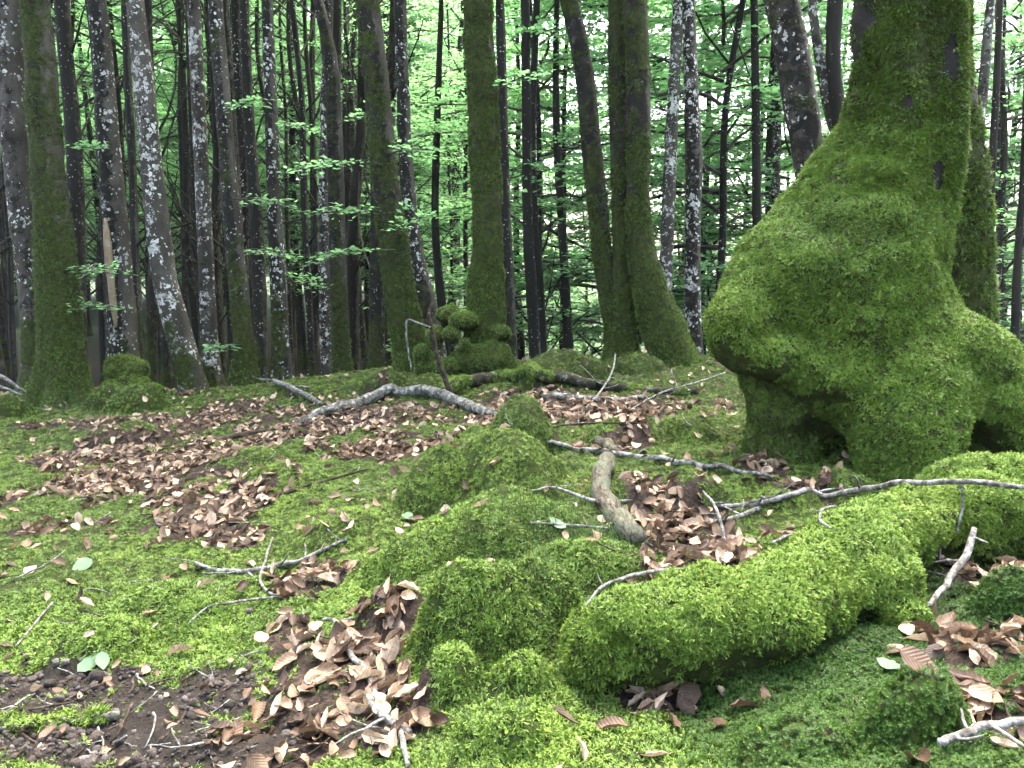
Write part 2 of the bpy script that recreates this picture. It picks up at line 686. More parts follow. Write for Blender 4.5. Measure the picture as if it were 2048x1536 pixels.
def bark_mat(name, alive=True):
    """beech bark; how much moss, lichen and dark algae is read from the tree itself"""
    m, nt = new_mat(name)
    k = NT(nt)
    tc = k.n('ShaderNodeTexCoord').outputs['Object']
    oi = k.n('ShaderNodeObjectInfo')
    off = k.n('ShaderNodeVectorMath', operation='ADD')
    k.l(tc, off.inputs[0]); k.l(oi.outputs['Location'], off.inputs[1])
    v = off.outputs[0]
    st = k.n('ShaderNodeMapping')
    st.inputs['Scale'].default_value = (1, 1, .45)
    k.l(v, st.inputs[0])
    sq = k.n('ShaderNodeMapping')
    sq.inputs['Scale'].default_value = (1, 1, 2.2)
    k.l(v, sq.inputs[0])
    moss, lich, dark = (k.attr(nm, 'OBJECT') for nm in ('moss_amount', 'lichen_amount', 'algae_amount'))
    fine = k.noise(v, 60, 4, .7)
    n1 = k.noise(st.outputs[0], 5, 5, .65, .4)
    col = k.ramp(n1, [(.3, (.020, .018, .013)), (.5, (.050, .045, .034)), (.75, (.115, .107, .085))])
    rings = k.noise(sq.outputs[0], 14, 3, .6, .6)
    col = k.mix(k.ramp(rings, [(.55, 0.0), (.72, .55)]), col, (.03, .028, .022))
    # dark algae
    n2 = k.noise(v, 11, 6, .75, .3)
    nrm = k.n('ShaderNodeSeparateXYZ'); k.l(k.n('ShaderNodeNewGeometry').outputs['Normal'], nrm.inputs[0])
    right_side = k.ramp(nrm.outputs[0], [(.35, 0.0), (.8, 1.0)])  # faces turned to the right: less dark algae, lichen and moss
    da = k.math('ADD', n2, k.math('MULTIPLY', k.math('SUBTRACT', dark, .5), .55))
    da = k.math('SUBTRACT', da, k.math('MULTIPLY', right_side, .22))
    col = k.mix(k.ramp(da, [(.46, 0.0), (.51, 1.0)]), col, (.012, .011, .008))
    # lichen spots and blotches
    vo = k.n('ShaderNodeTexVoronoi', feature='F1')
    vo.inputs['Scale'].default_value = 26
    vo.inputs['Randomness'].default_value = 1
    wv = k.n('ShaderNodeVectorMath', operation='ADD')
    nz = k.n('ShaderNodeTexNoise'); nz.inputs['Scale'].default_value = 22; nz.inputs['Detail'].default_value = 3
    k.l(v, nz.inputs[0])
    sc_ = k.n('ShaderNodeVectorMath', operation='SCALE'); sc_.inputs['Scale'].default_value = .07
    k.l(nz.outputs['Color'], sc_.inputs[0])
    k.l(sq.outputs[0], wv.inputs[0]); k.l(sc_.outputs[0], wv.inputs[1])
    k.l(v, wv.inputs[0])
    k.l(wv.outputs[0], vo.inputs['Vector'])
    cr = k.n('ShaderNodeSeparateXYZ'); k.l(vo.outputs['Color'], cr.inputs[0])
    clus = k.ramp(k.noise(v, 3.2, 3, .6), [(.36, .25), (.62, 1.35)])
    rad = k.math('MULTIPLY', k.math('MULTIPLY', cr.outputs[0], clus), k.math('MULTIPLY', lich, .85))
    spot = k.math('LESS_THAN', vo.outputs['Distance'], rad)
    bl = k.noise(v, 13, 6, .75, .3)
    bl = k.math('ADD', bl, k.math('MULTIPLY', k.math('SUBTRACT', lich, .5), .30))
    bl = k.math('SUBTRACT', k.math('ADD', bl, k.math('MULTIPLY', k.math('SUBTRACT', clus, .8), .08)), k.math('MULTIPLY', right_side, .07))
    blot = k.ramp(bl, [(.60, 0.0), (.625, 1.0)])
    lf = k.math('MAXIMUM', spot, blot)
    lf = k.math('MULTIPLY', lf, k.ramp(fine, [(.30, 0.0), (.42, 1.0)]))
    lf = k.math('MULTIPLY', lf, k.ramp(lich, [(.02, 0.0), (.1, 1.0)]))
    col = k.mix(lf, col, k.ramp(cr.outputs[1], [(0, (.26, .26, .22)), (1, (.56, .56, .50))]))
    # moss film, thickest at the foot of the tree
    sp = k.n('ShaderNodeSeparateXYZ'); k.l(tc, sp.inputs[0])
    foot = k.math('MULTIPLY', k.math('SUBTRACT', 1.0, k.math('DIVIDE', sp.outputs[2], 1.6), clamp=True), .34)
    n3 = k.noise(v, 4.0, 5, .7, .5)
    ma = k.math('ADD', k.math('ADD', n3, foot), k.math('MULTIPLY', k.math('SUBTRACT', moss, .5), .7))
    ma = k.math('SUBTRACT', k.math('SUBTRACT', ma, k.math('MULTIPLY', k.attr('bare'), 1.5)), k.math('MULTIPLY', right_side, .06))
    mf = k.ramp(ma, [(.50, 0.0), (.60, 1.0)])
    mf = k.math('MULTIPLY', mf, k.ramp(moss, [(.02, 0.0), (.08, 1.0)]))
    mcol = k.ramp(k.noise(v, 26, 5, .75), [(.28, (.007, .008, .002)), (.45, (.022, .029, .005)), (.6, (.042, .058, .010)), (.78, (.068, .090, .015))])
    col = k.mix(mf, col, mcol)
    mb = k.noise(v, 75, 5, .75)
    hgt = k.math('ADD', k.math('MULTIPLY', fine, .4), k.math('MULTIPLY', k.math('MULTIPLY', mb, mf), 3.0))
    hgt = k.math('ADD', hgt, k.math('MULTIPLY', lf, .35))
    k.out(k.principled(col, .85, .15, hgt, .6, .02))
    return m


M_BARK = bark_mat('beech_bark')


def simple_bark(name, c1, c2, c3, scale, thr=.5):
    m, nt = new_mat(name)
    k = NT(nt)
    tc = k.n('ShaderNodeTexCoord').outputs['Object']
    n1 = k.noise(tc, scale, 5, .7, .5)
    n2 = k.noise(tc, scale * 3, 4, .7)
    col = k.ramp(n1, [(thr - .16, c1), (thr, c2), (thr + .13, c3)])
    col = k.mix(k.ramp(n2, [(.5, 0.0), (.75, .6)]), col, c1)
    k.out(k.principled(col, .85, .15, k.math('ADD', n2, n1), .6, .006))
    return m


M_TWIG = simple_bark('lichened_twig', (.022, .019, .015), (.105, .100, .086), (.27, .275, .25), 42, .48)
M_DARKTWIG = simple_bark('dark_twig', (0.01513, 0.011, 0.00748), (0.04538, 0.033, 0.02244), (0.1452, 0.1265, 0.09817), 22, .55)
M_BRANCH = simple_bark('lichened_branch', (.012, .011, .008), (.085, .083, .066), (.27, .275, .24), 30, .50)
M_LOG = simple_bark('dark_mossy_log', (.008, .008, .004), (.030, .031, .015), (.22, .225, .19), 20, .57)
M_PALE = simple_bark('bare_sapwood', (0.187, 0.1375, 0.077), (0.253, 0.198, 0.121), (0.3025, 0.253, 0.176), 9)
M_LIMB = simple_bark('dark_limb', (0.0144, 0.0136, 0.0104), (0.036, 0.0336, 0.0272), (0.096, 0.092, 0.08), 8)
M_STONE, _nt = new_mat('stone')
_k = NT(_nt)
_tc = _k.n('ShaderNodeTexCoord').outputs['Object']
_rn = _k.n('ShaderNodeObjectInfo').outputs['Random']
_c = _k.ramp(_rn, [(0, (.022, .018, .015)), (.35, (.055, .045, .037)), (.6, (.085, .062, .048)), (.85, (.115, .105, .092)), (1, (.19, .175, .155))])
_a = _k.noise(_tc, 2.2, 5, .7)
_c = _k.mix(_k.ramp(_a, [(.4, 0.0), (.65, .7)]), _c, (.035, .028, .022))
_k.out(_k.principled(_c, .8, .25, _a, .6, .15))


def grain_mat():
    m, nt = new_mat('bare_dead_wood')
    k = NT(nt)
    tc = k.n('ShaderNodeTexCoord').outputs['Object']
    mp = k.n('ShaderNodeMapping'); mp.inputs['Scale'].default_value = (85, 12, 85); mp.inputs['Rotation'].default_value = (0, 0, R(-14))
    k.l(tc, mp.inputs[0])
    g = k.noise(mp.outputs[0], 1.0, 5, .7, .6)
    b = k.noise(tc, 13, 4, .65)
    col = k.ramp(g, [(.32, (.010, .008, .006)), (.44, (.055, .046, .032)), (.56, (.110, .098, .070)), (.75, (.19, .18, .14))])
    col = k.mix(k.ramp(b, [(.45, 0.0), (.62, .75)]), col, (.075, .095, .060))
    col = k.mix(k.ramp(b, [(.30, .8), (.42, 0.0)]), col, (.030, .022, .015))
    k.out(k.principled(col, .9, .1, g, 1.0, .006))
    return m


M_DRIFT = grain_mat()
M_UNDER = simple_bark('mossy_bark', (.012, .014, .004), (.028, .036, .007), (.05, .062, .012), 14)


def ground_mat():
    m, nt = new_mat('forest_floor')
    k = NT(nt)
    tc = k.n('ShaderNodeTexCoord').outputs['Object']
    lit, gra, far = k.attr('litter'), k.attr('gravel'), k.attr('distant')
    a = k.noise(tc, 30, 5, .75, .4)
    b = k.noise(tc, 7, 4, .6)
    soil = k.ramp(a, [(.3, (.005, .004, .003)), (.5, (.014, .011, .008)), (.68, (.036, .027, .020)), (.85, (.08, .06, .045))])
    leafy_ = k.ramp(k.noise(tc, 40, 3, .8, 1.2), [(.35, (.008, .006, .004)), (.5, (.030, .021, .015)), (.65, (.075, .052, .037))])
    soil = k.mix(k.ramp(b, [(.4, .3), (.6, .9)]), soil, leafy_)
    mossc = k.ramp(a, [(.3, (.006, .009, .002)), (.5, (.018, .028, .005)), (.75, (.035, .055, .008))])
    col = k.mix(k.ramp(lit, [(.3, 0.0), (.6, 1.0)]), mossc, soil)
    gcol = k.ramp(a, [(.3, (.006, .005, .004)), (.55, (.022, .018, .014)), (.8, (.06, .05, .042))])
    col = k.mix(gra, col, gcol)
    col = k.mix(far, col, k.ramp(b, [(.35, (.012, .024, .010)), (.65, (.03, .052, .022))]))
    k.out(k.principled(col, .9, .1, k.math('ADD', a, b), .8, .02))
    return m


M_GROUND = ground_mat()

# ------------------------------------------------------------------ point instancing for what cannot be counted
PROTO = {}


def proto(key, meshes):
    c = bpy.data.collections.new('proto_' + key)
    for i, me in enumerate(meshes):
        o = bpy.data.objects.new('proto_%s_%02d' % (key, i), me)
        c.objects.link(o)
    ng = bpy.data.node_groups.new('scatter_' + key, 'GeometryNodeTree')
    ng.interface.new_socket('Geometry', in_out='INPUT', socket_type='NodeSocketGeometry')
    ng.interface.new_socket('Geometry', in_out='OUTPUT', socket_type='NodeSocketGeometry')
    N, L = ng.nodes, ng.links
    gi, go = N.new('NodeGroupInput'), N.new('NodeGroupOutput')
    ci = N.new('GeometryNodeCollectionInfo')
    ci.inputs['Collection'].default_value = c
    ci.inputs['Separate Children'].default_value = True
    ci.inputs['Reset Children'].default_value = True
    ip = N.new('GeometryNodeInstanceOnPoints')
    ip.inputs['Pick Instance'].default_value = True

    def named(nm, ty):
        a = N.new('GeometryNodeInputNamedAttribute')
        a.data_type = ty
        a.inputs['Name'].default_value = nm
        return a.outputs[0]
    e2r = N.new('FunctionNodeEulerToRotation')
    L.new(named('rot', 'FLOAT_VECTOR'), e2r.inputs[0])
    L.new(e2r.outputs[0], ip.inputs['Rotation'])
    L.new(named('idx', 'INT'), ip.inputs['Instance Index'])
    L.new(named('scl', 'FLOAT_VECTOR'), ip.inputs['Scale'])
    L.new(ci.outputs[0], ip.inputs['Instance'])
    L.new(gi.outputs[0], ip.inputs['Points'])
    L.new(ip.outputs[0], go.inputs[0])
    PROTO[key] = (ng, len(meshes))


def eulers(Z, spin):
    """XYZ euler angles that turn local z to Z with a spin about it"""
    Z = Z / np.maximum(1e-9, np.linalg.norm(Z, axis=1))[:, None]
    ref = np.where(np.abs(Z[:, 2:3]) < .95, np.array([[0, 0, 1.0]]), np.array([[1.0, 0, 0]]))
    X = np.cross(ref, Z)
    X /= np.maximum(1e-9, np.linalg.norm(X, axis=1))[:, None]
    Yv = np.cross(Z, X)
    c, s = np.cos(spin)[:, None], np.sin(spin)[:, None]
    X, Yv = X * c + Yv * s, -X * s + Yv * c
    # R = [X Y Z] columns; R = Rz Ry Rx
    r20, r21, r22, r10, r00 = X[:, 2], Yv[:, 2], Z[:, 2], X[:, 1], X[:, 0]
    return np.stack([np.arctan2(r21, r22), np.arcsin(np.clip(-r20, -1, 1)), np.arctan2(r10, r00)], 1)


def scatter(name, key, P, rot, scl, tint, parent=None, idx=None):
    ng, nm = PROTO[key]
    n = len(P)
    me = bpy.data.meshes.new(name)
    me.vertices.add(n)
    me.vertices.foreach_set('co', np.asarray(P, np.float32).ravel())
    a = me.attributes.new('rot', 'FLOAT_VECTOR', 'POINT'); a.data.foreach_set('vector', np.asarray(rot, np.float32).ravel())
    if np.ndim(scl) == 1:
        scl = np.repeat(np.asarray(scl)[:, None], 3, 1)
    a = me.attributes.new('scl', 'FLOAT_VECTOR', 'POINT'); a.data.foreach_set('vector', np.asarray(scl, np.float32).ravel())
    a = me.attributes.new('idx', 'INT', 'POINT')
    a.data.foreach_set('value', np.asarray(rng.integers(0, nm, n) if idx is None else idx, np.int32))
    a = me.attributes.new('tint', 'FLOAT', 'POINT'); a.data.foreach_set('value', np.clip(np.asarray(tint, np.float32), 0, 1))
    o = bpy.data.objects.new(name, me)
    md = o.modifiers.new('scatter', 'NODES')
    md.node_group = ng
    o['kind'] = 'stuff'
    return link(o, parent)


def tuft_mesh(name, seed, mat, fronds=7, seg=4, leaf=True, spread=(10, 75), wid=.10, leaflen=.30):
    r = np.random.default_rng(seed)
    V, Fc, S = [], [], []

    def tri(a, b, c, sa, sb, sc):
        i = len(V)
        V.extend([a, b, c]); S.extend([sa, sb, sc]); Fc.append((i, i + 1, i + 2))
    for k in range(fronds):
        az = r.uniform(0, 2 * math.pi)
        th0 = math.radians(r.uniform(*spread)) * .6
        th1 = th0 + math.radians(r.uniform(15, 60))
        L = r.uniform(.65, 1.15)
        sv = r.uniform(-.28, .22)
        base = np.array([r.normal(0, .18), r.normal(0, .18), -.12])
        p = base
        pts = [p]
        for i in range(seg):
            th = th0 + (th1 - th0) * i / max(1, seg - 1)
            d = np.array([math.sin(th) * math.cos(az), math.sin(th) * math.sin(az), math.cos(th)])
            p = p + d * L / seg
            pts.append(p)
        pts = np.array(pts)
        side = np.array([-math.sin(az), math.cos(az), 0])
        for i in range(seg):
            w = wid * (.55 if leaf else 1) * (1 - i / seg)
            tri(pts[i] - side * w / 2, pts[i] + side * w / 2, pts[i + 1], max(0, i / seg + sv), max(0, i / seg + sv), max(0, (i + 1) / seg + sv))
        if leaf:
            for i in range(1, seg + 1):
                for q in (0.0, .5):
                    c = pts[i] * (1 - q) + pts[i - 1] * q
                    d = pts[i] - pts[i - 1]
                    d /= np.linalg.norm(d)
                    s_ = (i - q) / seg
                    ll = leaflen * (1.1 - .75 * s_) * r.uniform(.7, 1.2)
                    for sg in (-1, 1):
                        out = side * sg * .85 + d * .55 + r.normal(0, .22, 3)
                        tri(c - d * .075, c + d * .085, c + out * ll, max(0, s_ * .8 + sv), max(0, s_ * .8 + sv), min(1, max(0, s_ + .25 + sv)))
    return mesh_from(name, np.array(V), np.array(Fc), mat, False, attrs={'s': S})


def star_mesh(name, seed, mat):
    r = np.random.default_rng(seed)
    V, Fc, S = [], [], []
    for q in range(3):
        b = np.array([r.normal(0, .3), r.normal(0, .3), -.2])
        top = b + np.array([r.normal(0, .15), r.normal(0, .15), r.uniform(.7, 1.1)])
        for lev in range(3):
            c = b + (top - b) * (.55 + .225 * lev)
            for j in range(7):
                az = j * 2 * math.pi / 7 + lev * .4 + r.normal(0, .12)
                el = math.radians(-5 + 25 * lev + r.normal(0, 8))
                d = np.array([math.cos(az) * math.cos(el), math.sin(az) * math.cos(el), math.sin(el)])
                sd_ = np.array([-math.sin(az), math.cos(az), 0]) * .055
                L = .48 - .08 * lev
                i = len(V)
                V.extend([c - sd_, c + sd_, c + d * L])
                S.extend([.1 + .2 * lev, .1 + .2 * lev, .4 + .3 * lev]); Fc.append((i, i + 1, i + 2))
    return mesh_from(name, np.array(V), np.array(Fc), mat, False, attrs={'s': S})


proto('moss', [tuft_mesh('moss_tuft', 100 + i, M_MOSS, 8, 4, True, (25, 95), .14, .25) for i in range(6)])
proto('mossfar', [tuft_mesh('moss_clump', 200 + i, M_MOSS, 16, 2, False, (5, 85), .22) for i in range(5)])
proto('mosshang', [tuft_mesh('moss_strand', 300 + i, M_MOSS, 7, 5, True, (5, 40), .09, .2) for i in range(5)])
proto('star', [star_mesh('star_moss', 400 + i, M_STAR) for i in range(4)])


def clump(P, scale, seed):
    """moss grows in cushions with gaps between them"""
    return .30 + .95 * sstep(-.45, .25, fbm(P, scale, seed, 2))


def sample_mesh(V, Fq, n, weight=None, gen=None):
    g = gen or rng
    Fq = np.asarray(Fq)
    T = np.concatenate([Fq[:, [0, 1, 2]], Fq[:, [0, 2, 3]]]) if Fq.shape[1] == 4 else Fq
    a, b, c = V[T[:, 0]], V[T[:, 1]], V[T[:, 2]]
    nn = np.cross(b - a, c - a)
    A = np.linalg.norm(nn, axis=1)
    N = nn / np.maximum(1e-12, A)[:, None]
    w = A * (1 if weight is None else weight((a + b + c) / 3, N))
    i = g.choice(len(T), n, p=w / w.sum())
    u, v = g.random(n), g.random(n)
    fl = u + v > 1
    u[fl], v[fl] = 1 - u[fl], 1 - v[fl]
    return a[i] + (b - a)[i] * u[:, None] + (c - a)[i] * v[:, None], N[i]


def moss_on(name, V, Fq, n, size, tintf, parent, key='moss', droop=.55, keep=None, weight=None, off=(0, 0, 0)):
    P, N = sample_mesh(V, Fq, n, weight)
    if keep is not None:
        k = keep(P, N)
        P, N = P[k], N[k]
    k = rng.random(len(P)) < clump(P, 24, 99)
    P, N = P[k], N[k]
    steep = 1 - np.abs(N[:, 2])
    Z = N + np.array([0, 0, -1.0]) * (droop * steep)[:, None] + rng.normal(0, .28, N.shape)
    scl = rng.uniform(size[0], size[1], len(P))
    return scatter(name, key, P - np.array(off), eulers(Z, rng.uniform(0, 6.28, len(P))), scl, tintf(P, N), parent)


# ================================================================== GROUND
def axis(lo, hi, step, ratio, far0, far1):
    core = np.arange(lo, hi + 1e-6, step)
    a, s, L = [], step, lo
    while L > far0:
        s *= ratio
        L -= s
        a.append(L)
    b, s, L = [], step, hi
    while L < far1:
        s *= ratio
        L += s
        b.append(L)
    return np.r_[np.array(a[::-1]), core, np.array(b)]


gx = axis(-4.2, 3.4, .021, 1.12, -260, 260)
gy = axis(1.0, 7.6, .017, 1.12, -60, 380)
GX, GY = np.meshgrid(gx, gy, indexing='ij')
GZ = H(GX.ravel(), GY.ravel()).reshape(GX.shape)
lit, gra = masks(GX.ravel(), GY.ravel())
nx, ny = len(gx), len(gy)
I = np.arange(nx * ny).reshape(nx, ny)
GF = np.stack([I[:-1, :-1].ravel(), I[1:, :-1].ravel(), I[1:, 1:].ravel(), I[:-1, 1:].ravel()], 1)
GV = np.stack([GX.ravel(), GY.ravel(), GZ.ravel()], 1)
gme = mesh_from('ground', GV, GF, M_GROUND, True, attrs={'litter': lit, 'gravel': gra, 'distant': np.maximum(sstep(12, 40, np.hypot(GX, GY).ravel()) * sstep(-.12, .02, (GX / np.maximum(GY, 1)).ravel()), sstep(26, 50, np.hypot(GX, GY).ravel()))})
g_o = obj('ground', gme)
tag(g_o, 'uneven forest floor of dark soil and leaf mould rising to a low brow', 'ground', kind='structure')


def gnorm(x, y, e=.012):
    n = np.stack([H(x - e, y) - H(x + e, y), H(x, y - e) - H(x, y + e), np.full(x.shape, 2 * e)], 1)
    return n / np.linalg.norm(n, axis=1)[:, None]


def frustum_points(n, y0, y1, side=.78, power=1.0):
    """points spread over the ground ahead, even in area"""
    y = np.sqrt(rng.uniform(y0 * y0, y1 * y1, n))
    x = rng.uniform(-side, side, n) * y
    return x, y


GT = np.concatenate([GF[:, [0, 1, 2]], GF[:, [0, 2, 3]]])
_c = GV[GT].mean(1)
_sel = (_c[:, 1] > .95) & (_c[:, 1] < 8.6) & (np.abs(_c[:, 0]) < .80 * _c[:, 1] + .25)
GT, GC = GT[_sel], _c[_sel]
_l, _g = masks(GC[:, 0], GC[:, 1])
GMOSS = np.clip(1.05 - 1.25 * sstep(.3, .75, _l), 0.03, 1) * np.clip(1 - 1.15 * _g, .02, 1)


def ground_moss(name, key, n, y0, y1, size, label, zone=None):
    sel = (GC[:, 1] > y0) & (GC[:, 1] < y1)
    w = GMOSS[sel]
    if zone is not None:
        w = w * zone(GC[sel][:, 0], GC[sel][:, 1])
    P, N = sample_mesh(GV, GT[sel], n, lambda C, N: w)
    k = rng.random(len(P)) < clump(P, 26, 97)
    P, N = P[k], N[k]
    steep = 1 - N[:, 2]
    Z = N + np.array([0, 0, -1.0]) * (.6 * steep)[:, None] + rng.normal(0, .25, N.shape)
    t = .60 + .40 * fbm(P, 1.6, 91, 3) + .34 * fbm(P, 8, 93, 3) + rng.normal(0, .16, len(P))
    sc = rng.uniform(size[0], size[1], len(P)) * (1 + .35 * fbm(P, 9, 95, 2))
    o = scatter(name, key, P - np.array([0, 0, .002]), eulers(Z, rng.uniform(0, 6.28, len(P))), sc, t)
    return tag(o, label, 'moss')


def is_star(x, y):
    px, py, _ = project(np.stack([x, y, np.full(x.shape, .15)], 1))
    n = 90 * fbm(xy3(x, y), 5, 55, 2)
    m = sstep(1380, 1520, px + n) * sstep(1130, 1230, py + n) * (1 - .85 * sstep(.25, .6, fbm(xy3(x, y), 4, 57, 2)))
    return np.clip(m, 0, 1)


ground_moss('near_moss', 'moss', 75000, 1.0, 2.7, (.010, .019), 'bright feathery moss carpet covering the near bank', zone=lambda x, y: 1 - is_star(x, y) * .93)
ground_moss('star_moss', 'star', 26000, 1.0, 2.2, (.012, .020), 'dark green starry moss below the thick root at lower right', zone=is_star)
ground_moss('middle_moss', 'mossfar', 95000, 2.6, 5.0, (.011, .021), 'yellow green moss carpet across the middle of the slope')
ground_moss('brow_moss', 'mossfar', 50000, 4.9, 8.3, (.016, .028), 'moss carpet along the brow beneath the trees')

# ================================================================== TREES
def leaf_quads(mb, C, D, Nn, L, W, m=0):
    """folded leaf blades: C base, D direction, Nn up, arrays"""
    S = np.cross(D, Nn)
    S /= np.maximum(1e-9, np.linalg.norm(S, axis=1))[:, None]
    L = L[:, None]; W = W[:, None]
    up = np.cross(S, D)
    a = C
    b = C + D * L * .48 + S * W * .5 + up * L * .07
    c = C + D * L
    d = C + D * L * .48 - S * W * .5 + up * L * .07
    V = np.stack([a, b, c, d], 1).reshape(-1, 3)
    n = len(C)
    base = np.arange(n)[:, None] * 4
    Fc = np.concatenate([base + np.array([[0, 1, 2]]), base + np.array([[0, 2, 3]])], 1).reshape(-1, 3)
    mb.add(V, Fc, m)


def spray(mb, g, p0, d0, length, nleaf, leafsize, droop=.25, twig=True):
    """a flat beech spray: a twig with leaves alternately left and right, with side twigs"""
    d0 = d0 / np.linalg.norm(d0)
    side = np.cross(d0, [0, 0, 1.0])
    side /= max(1e-6, np.linalg.norm(side))
    n = 5
    pts = np.array([p0 + d0 * length * t + np.array([0, 0, -droop * length * t * t]) + side * .06 * length * math.sin(3 * t + p0[0]) for t in np.linspace(0, 1, n)])
    if twig:
        mb.tube(pts, np.linspace(.0045, .0015, n) * (1 + length), 3, 1, False)
    t = g.uniform(.08, 1.0, nleaf)
    sg = np.where(np.arange(nleaf) % 2 == 0, 1, -1)
    i = np.minimum((t * (n - 1)).astype(int), n - 2)
    fr = t * (n - 1) - i
    C = pts[i] * (1 - fr)[:, None] + pts[i + 1] * fr[:, None]
    # side twigs push leaves outward
    outw = g.uniform(0, .42, nleaf) * length * (1.05 - .75 * t)
    Dv = d0 * g.uniform(.35, .9, nleaf)[:, None] + side * (sg * g.uniform(.5, 1.0, nleaf))[:, None] + g.normal(0, .16, (nleaf, 3))
    C = C + (d0 * .45 + 0)[None] * outw[:, None] + side[None] * (sg * outw)[:, None] + g.normal(0, .015, (nleaf, 3)) * [1, 1, 1]
    Dv /= np.linalg.norm(Dv, axis=1)[:, None]
    Nn = np.array([0, 0, 1.0]) + g.normal(0, .33, (nleaf, 3))
    leaf_quads(mb, C, Dv, Nn, g.uniform(.75, 1.2, nleaf) * leafsize, g.uniform(.5, .68, nleaf) * leafsize, 0)


def crown_mesh(name, seed, h0, h1, rad, nl, sprays, leaves, leafsize=.085, steep=(25, 60)):
    g = np.random.default_rng(seed)
    mb = MB()
    for k in range(nl):
        u = (k + g.random()) / nl
        z = h0 + (h1 - h0) * u
        az = g.uniform(0, 2 * math.pi)
        el = math.radians(g.uniform(*steep))
        Lr = rad * (1.05 - .6 * u) * g.uniform(.55, 1.15)
        d = np.array([math.cos(az) * math.cos(el), math.sin(az) * math.cos(el), math.sin(el)])
        pts = [np.array([0, 0, z])]
        ns = 6
        for i in range(ns):
            d = d + np.array([0, 0, -.10]) + g.normal(0, .10, 3)
            d /= np.linalg.norm(d)
            pts.append(pts[-1] + d * Lr / ns)
        pts = np.array(pts)
        r0 = .010 + .009 * Lr
        mb.tube(pts, np.linspace(r0, .006, ns + 1), 4, 1, False)
        for q in range(sprays):
            t = g.uniform(.28, 1.0)
            i = min(int(t * ns), ns - 1)
            p = pts[i] + (pts[i + 1] - pts[i]) * (t * ns - i)
            a2 = az + g.choice([-1, 1]) * g.uniform(.3, 1.3)
            dd = np.array([math.cos(a2), math.sin(a2), g.uniform(-.1, .3)])
            spray(mb, g, p, dd, g.uniform(.45, .95), leaves, leafsize, g.uniform(.1, .35))
    return mb.mesh(name, [M_LEAF, M_LIMB], False)


CROWNS_HI = [crown_mesh('crown', 500 + i, 6.4, 13.0, 2.2, 16, 5, 12, .09) for i in range(3)]
CROWNS_BG = [crown_mesh('crown', 520 + i, 2.6, 13.5, 2.6, 48, 12, 26, .10, (5, 45)) for i in range(5)]
CROWNS_LOW = [crown_mesh('crown', 540 + i, .6, 9.0, 2.2, 44, 8, 18, .09, (0, 35)) for i in range(3)]


def trunk_mesh(name, pts, rad, sides=20, noise=.10, seed=0, flare=.0, base=None, gap=.05, roots=5):
    """a stem swept along a curve, its foot spreading into root lobes"""
    L = np.linalg.norm(np.diff(np.asarray(pts), axis=0), axis=1).sum()
    n = max(8, int(L / gap)) if gap else 24
    # finer steps low down
    P, Rr = resample(pts, rad, n)
    z0 = P[0][2] if base is None else base
    hgt = P[:, 2] - z0
    if flare:
        Rr = Rr * (1 + flare * np.exp(-np.maximum(hgt, 0) / .16))
    ph = seed * 1.3

    def lobes(i, a):
        e = np.exp(-np.maximum(hgt[i], 0) / .28) * flare * .35
        return 1 + e * np.sin(a * roots + ph + np.sin(a * 2 + ph)) + .03 * np.sin(a * 3 + hgt[i] * 1.5 + ph)
    return tube(P, np.maximum(Rr, .012), sides, True, noise, seed, lobes)


def to_quads(Fc):
    return np.array([f for f in Fc if len(f) == 4])


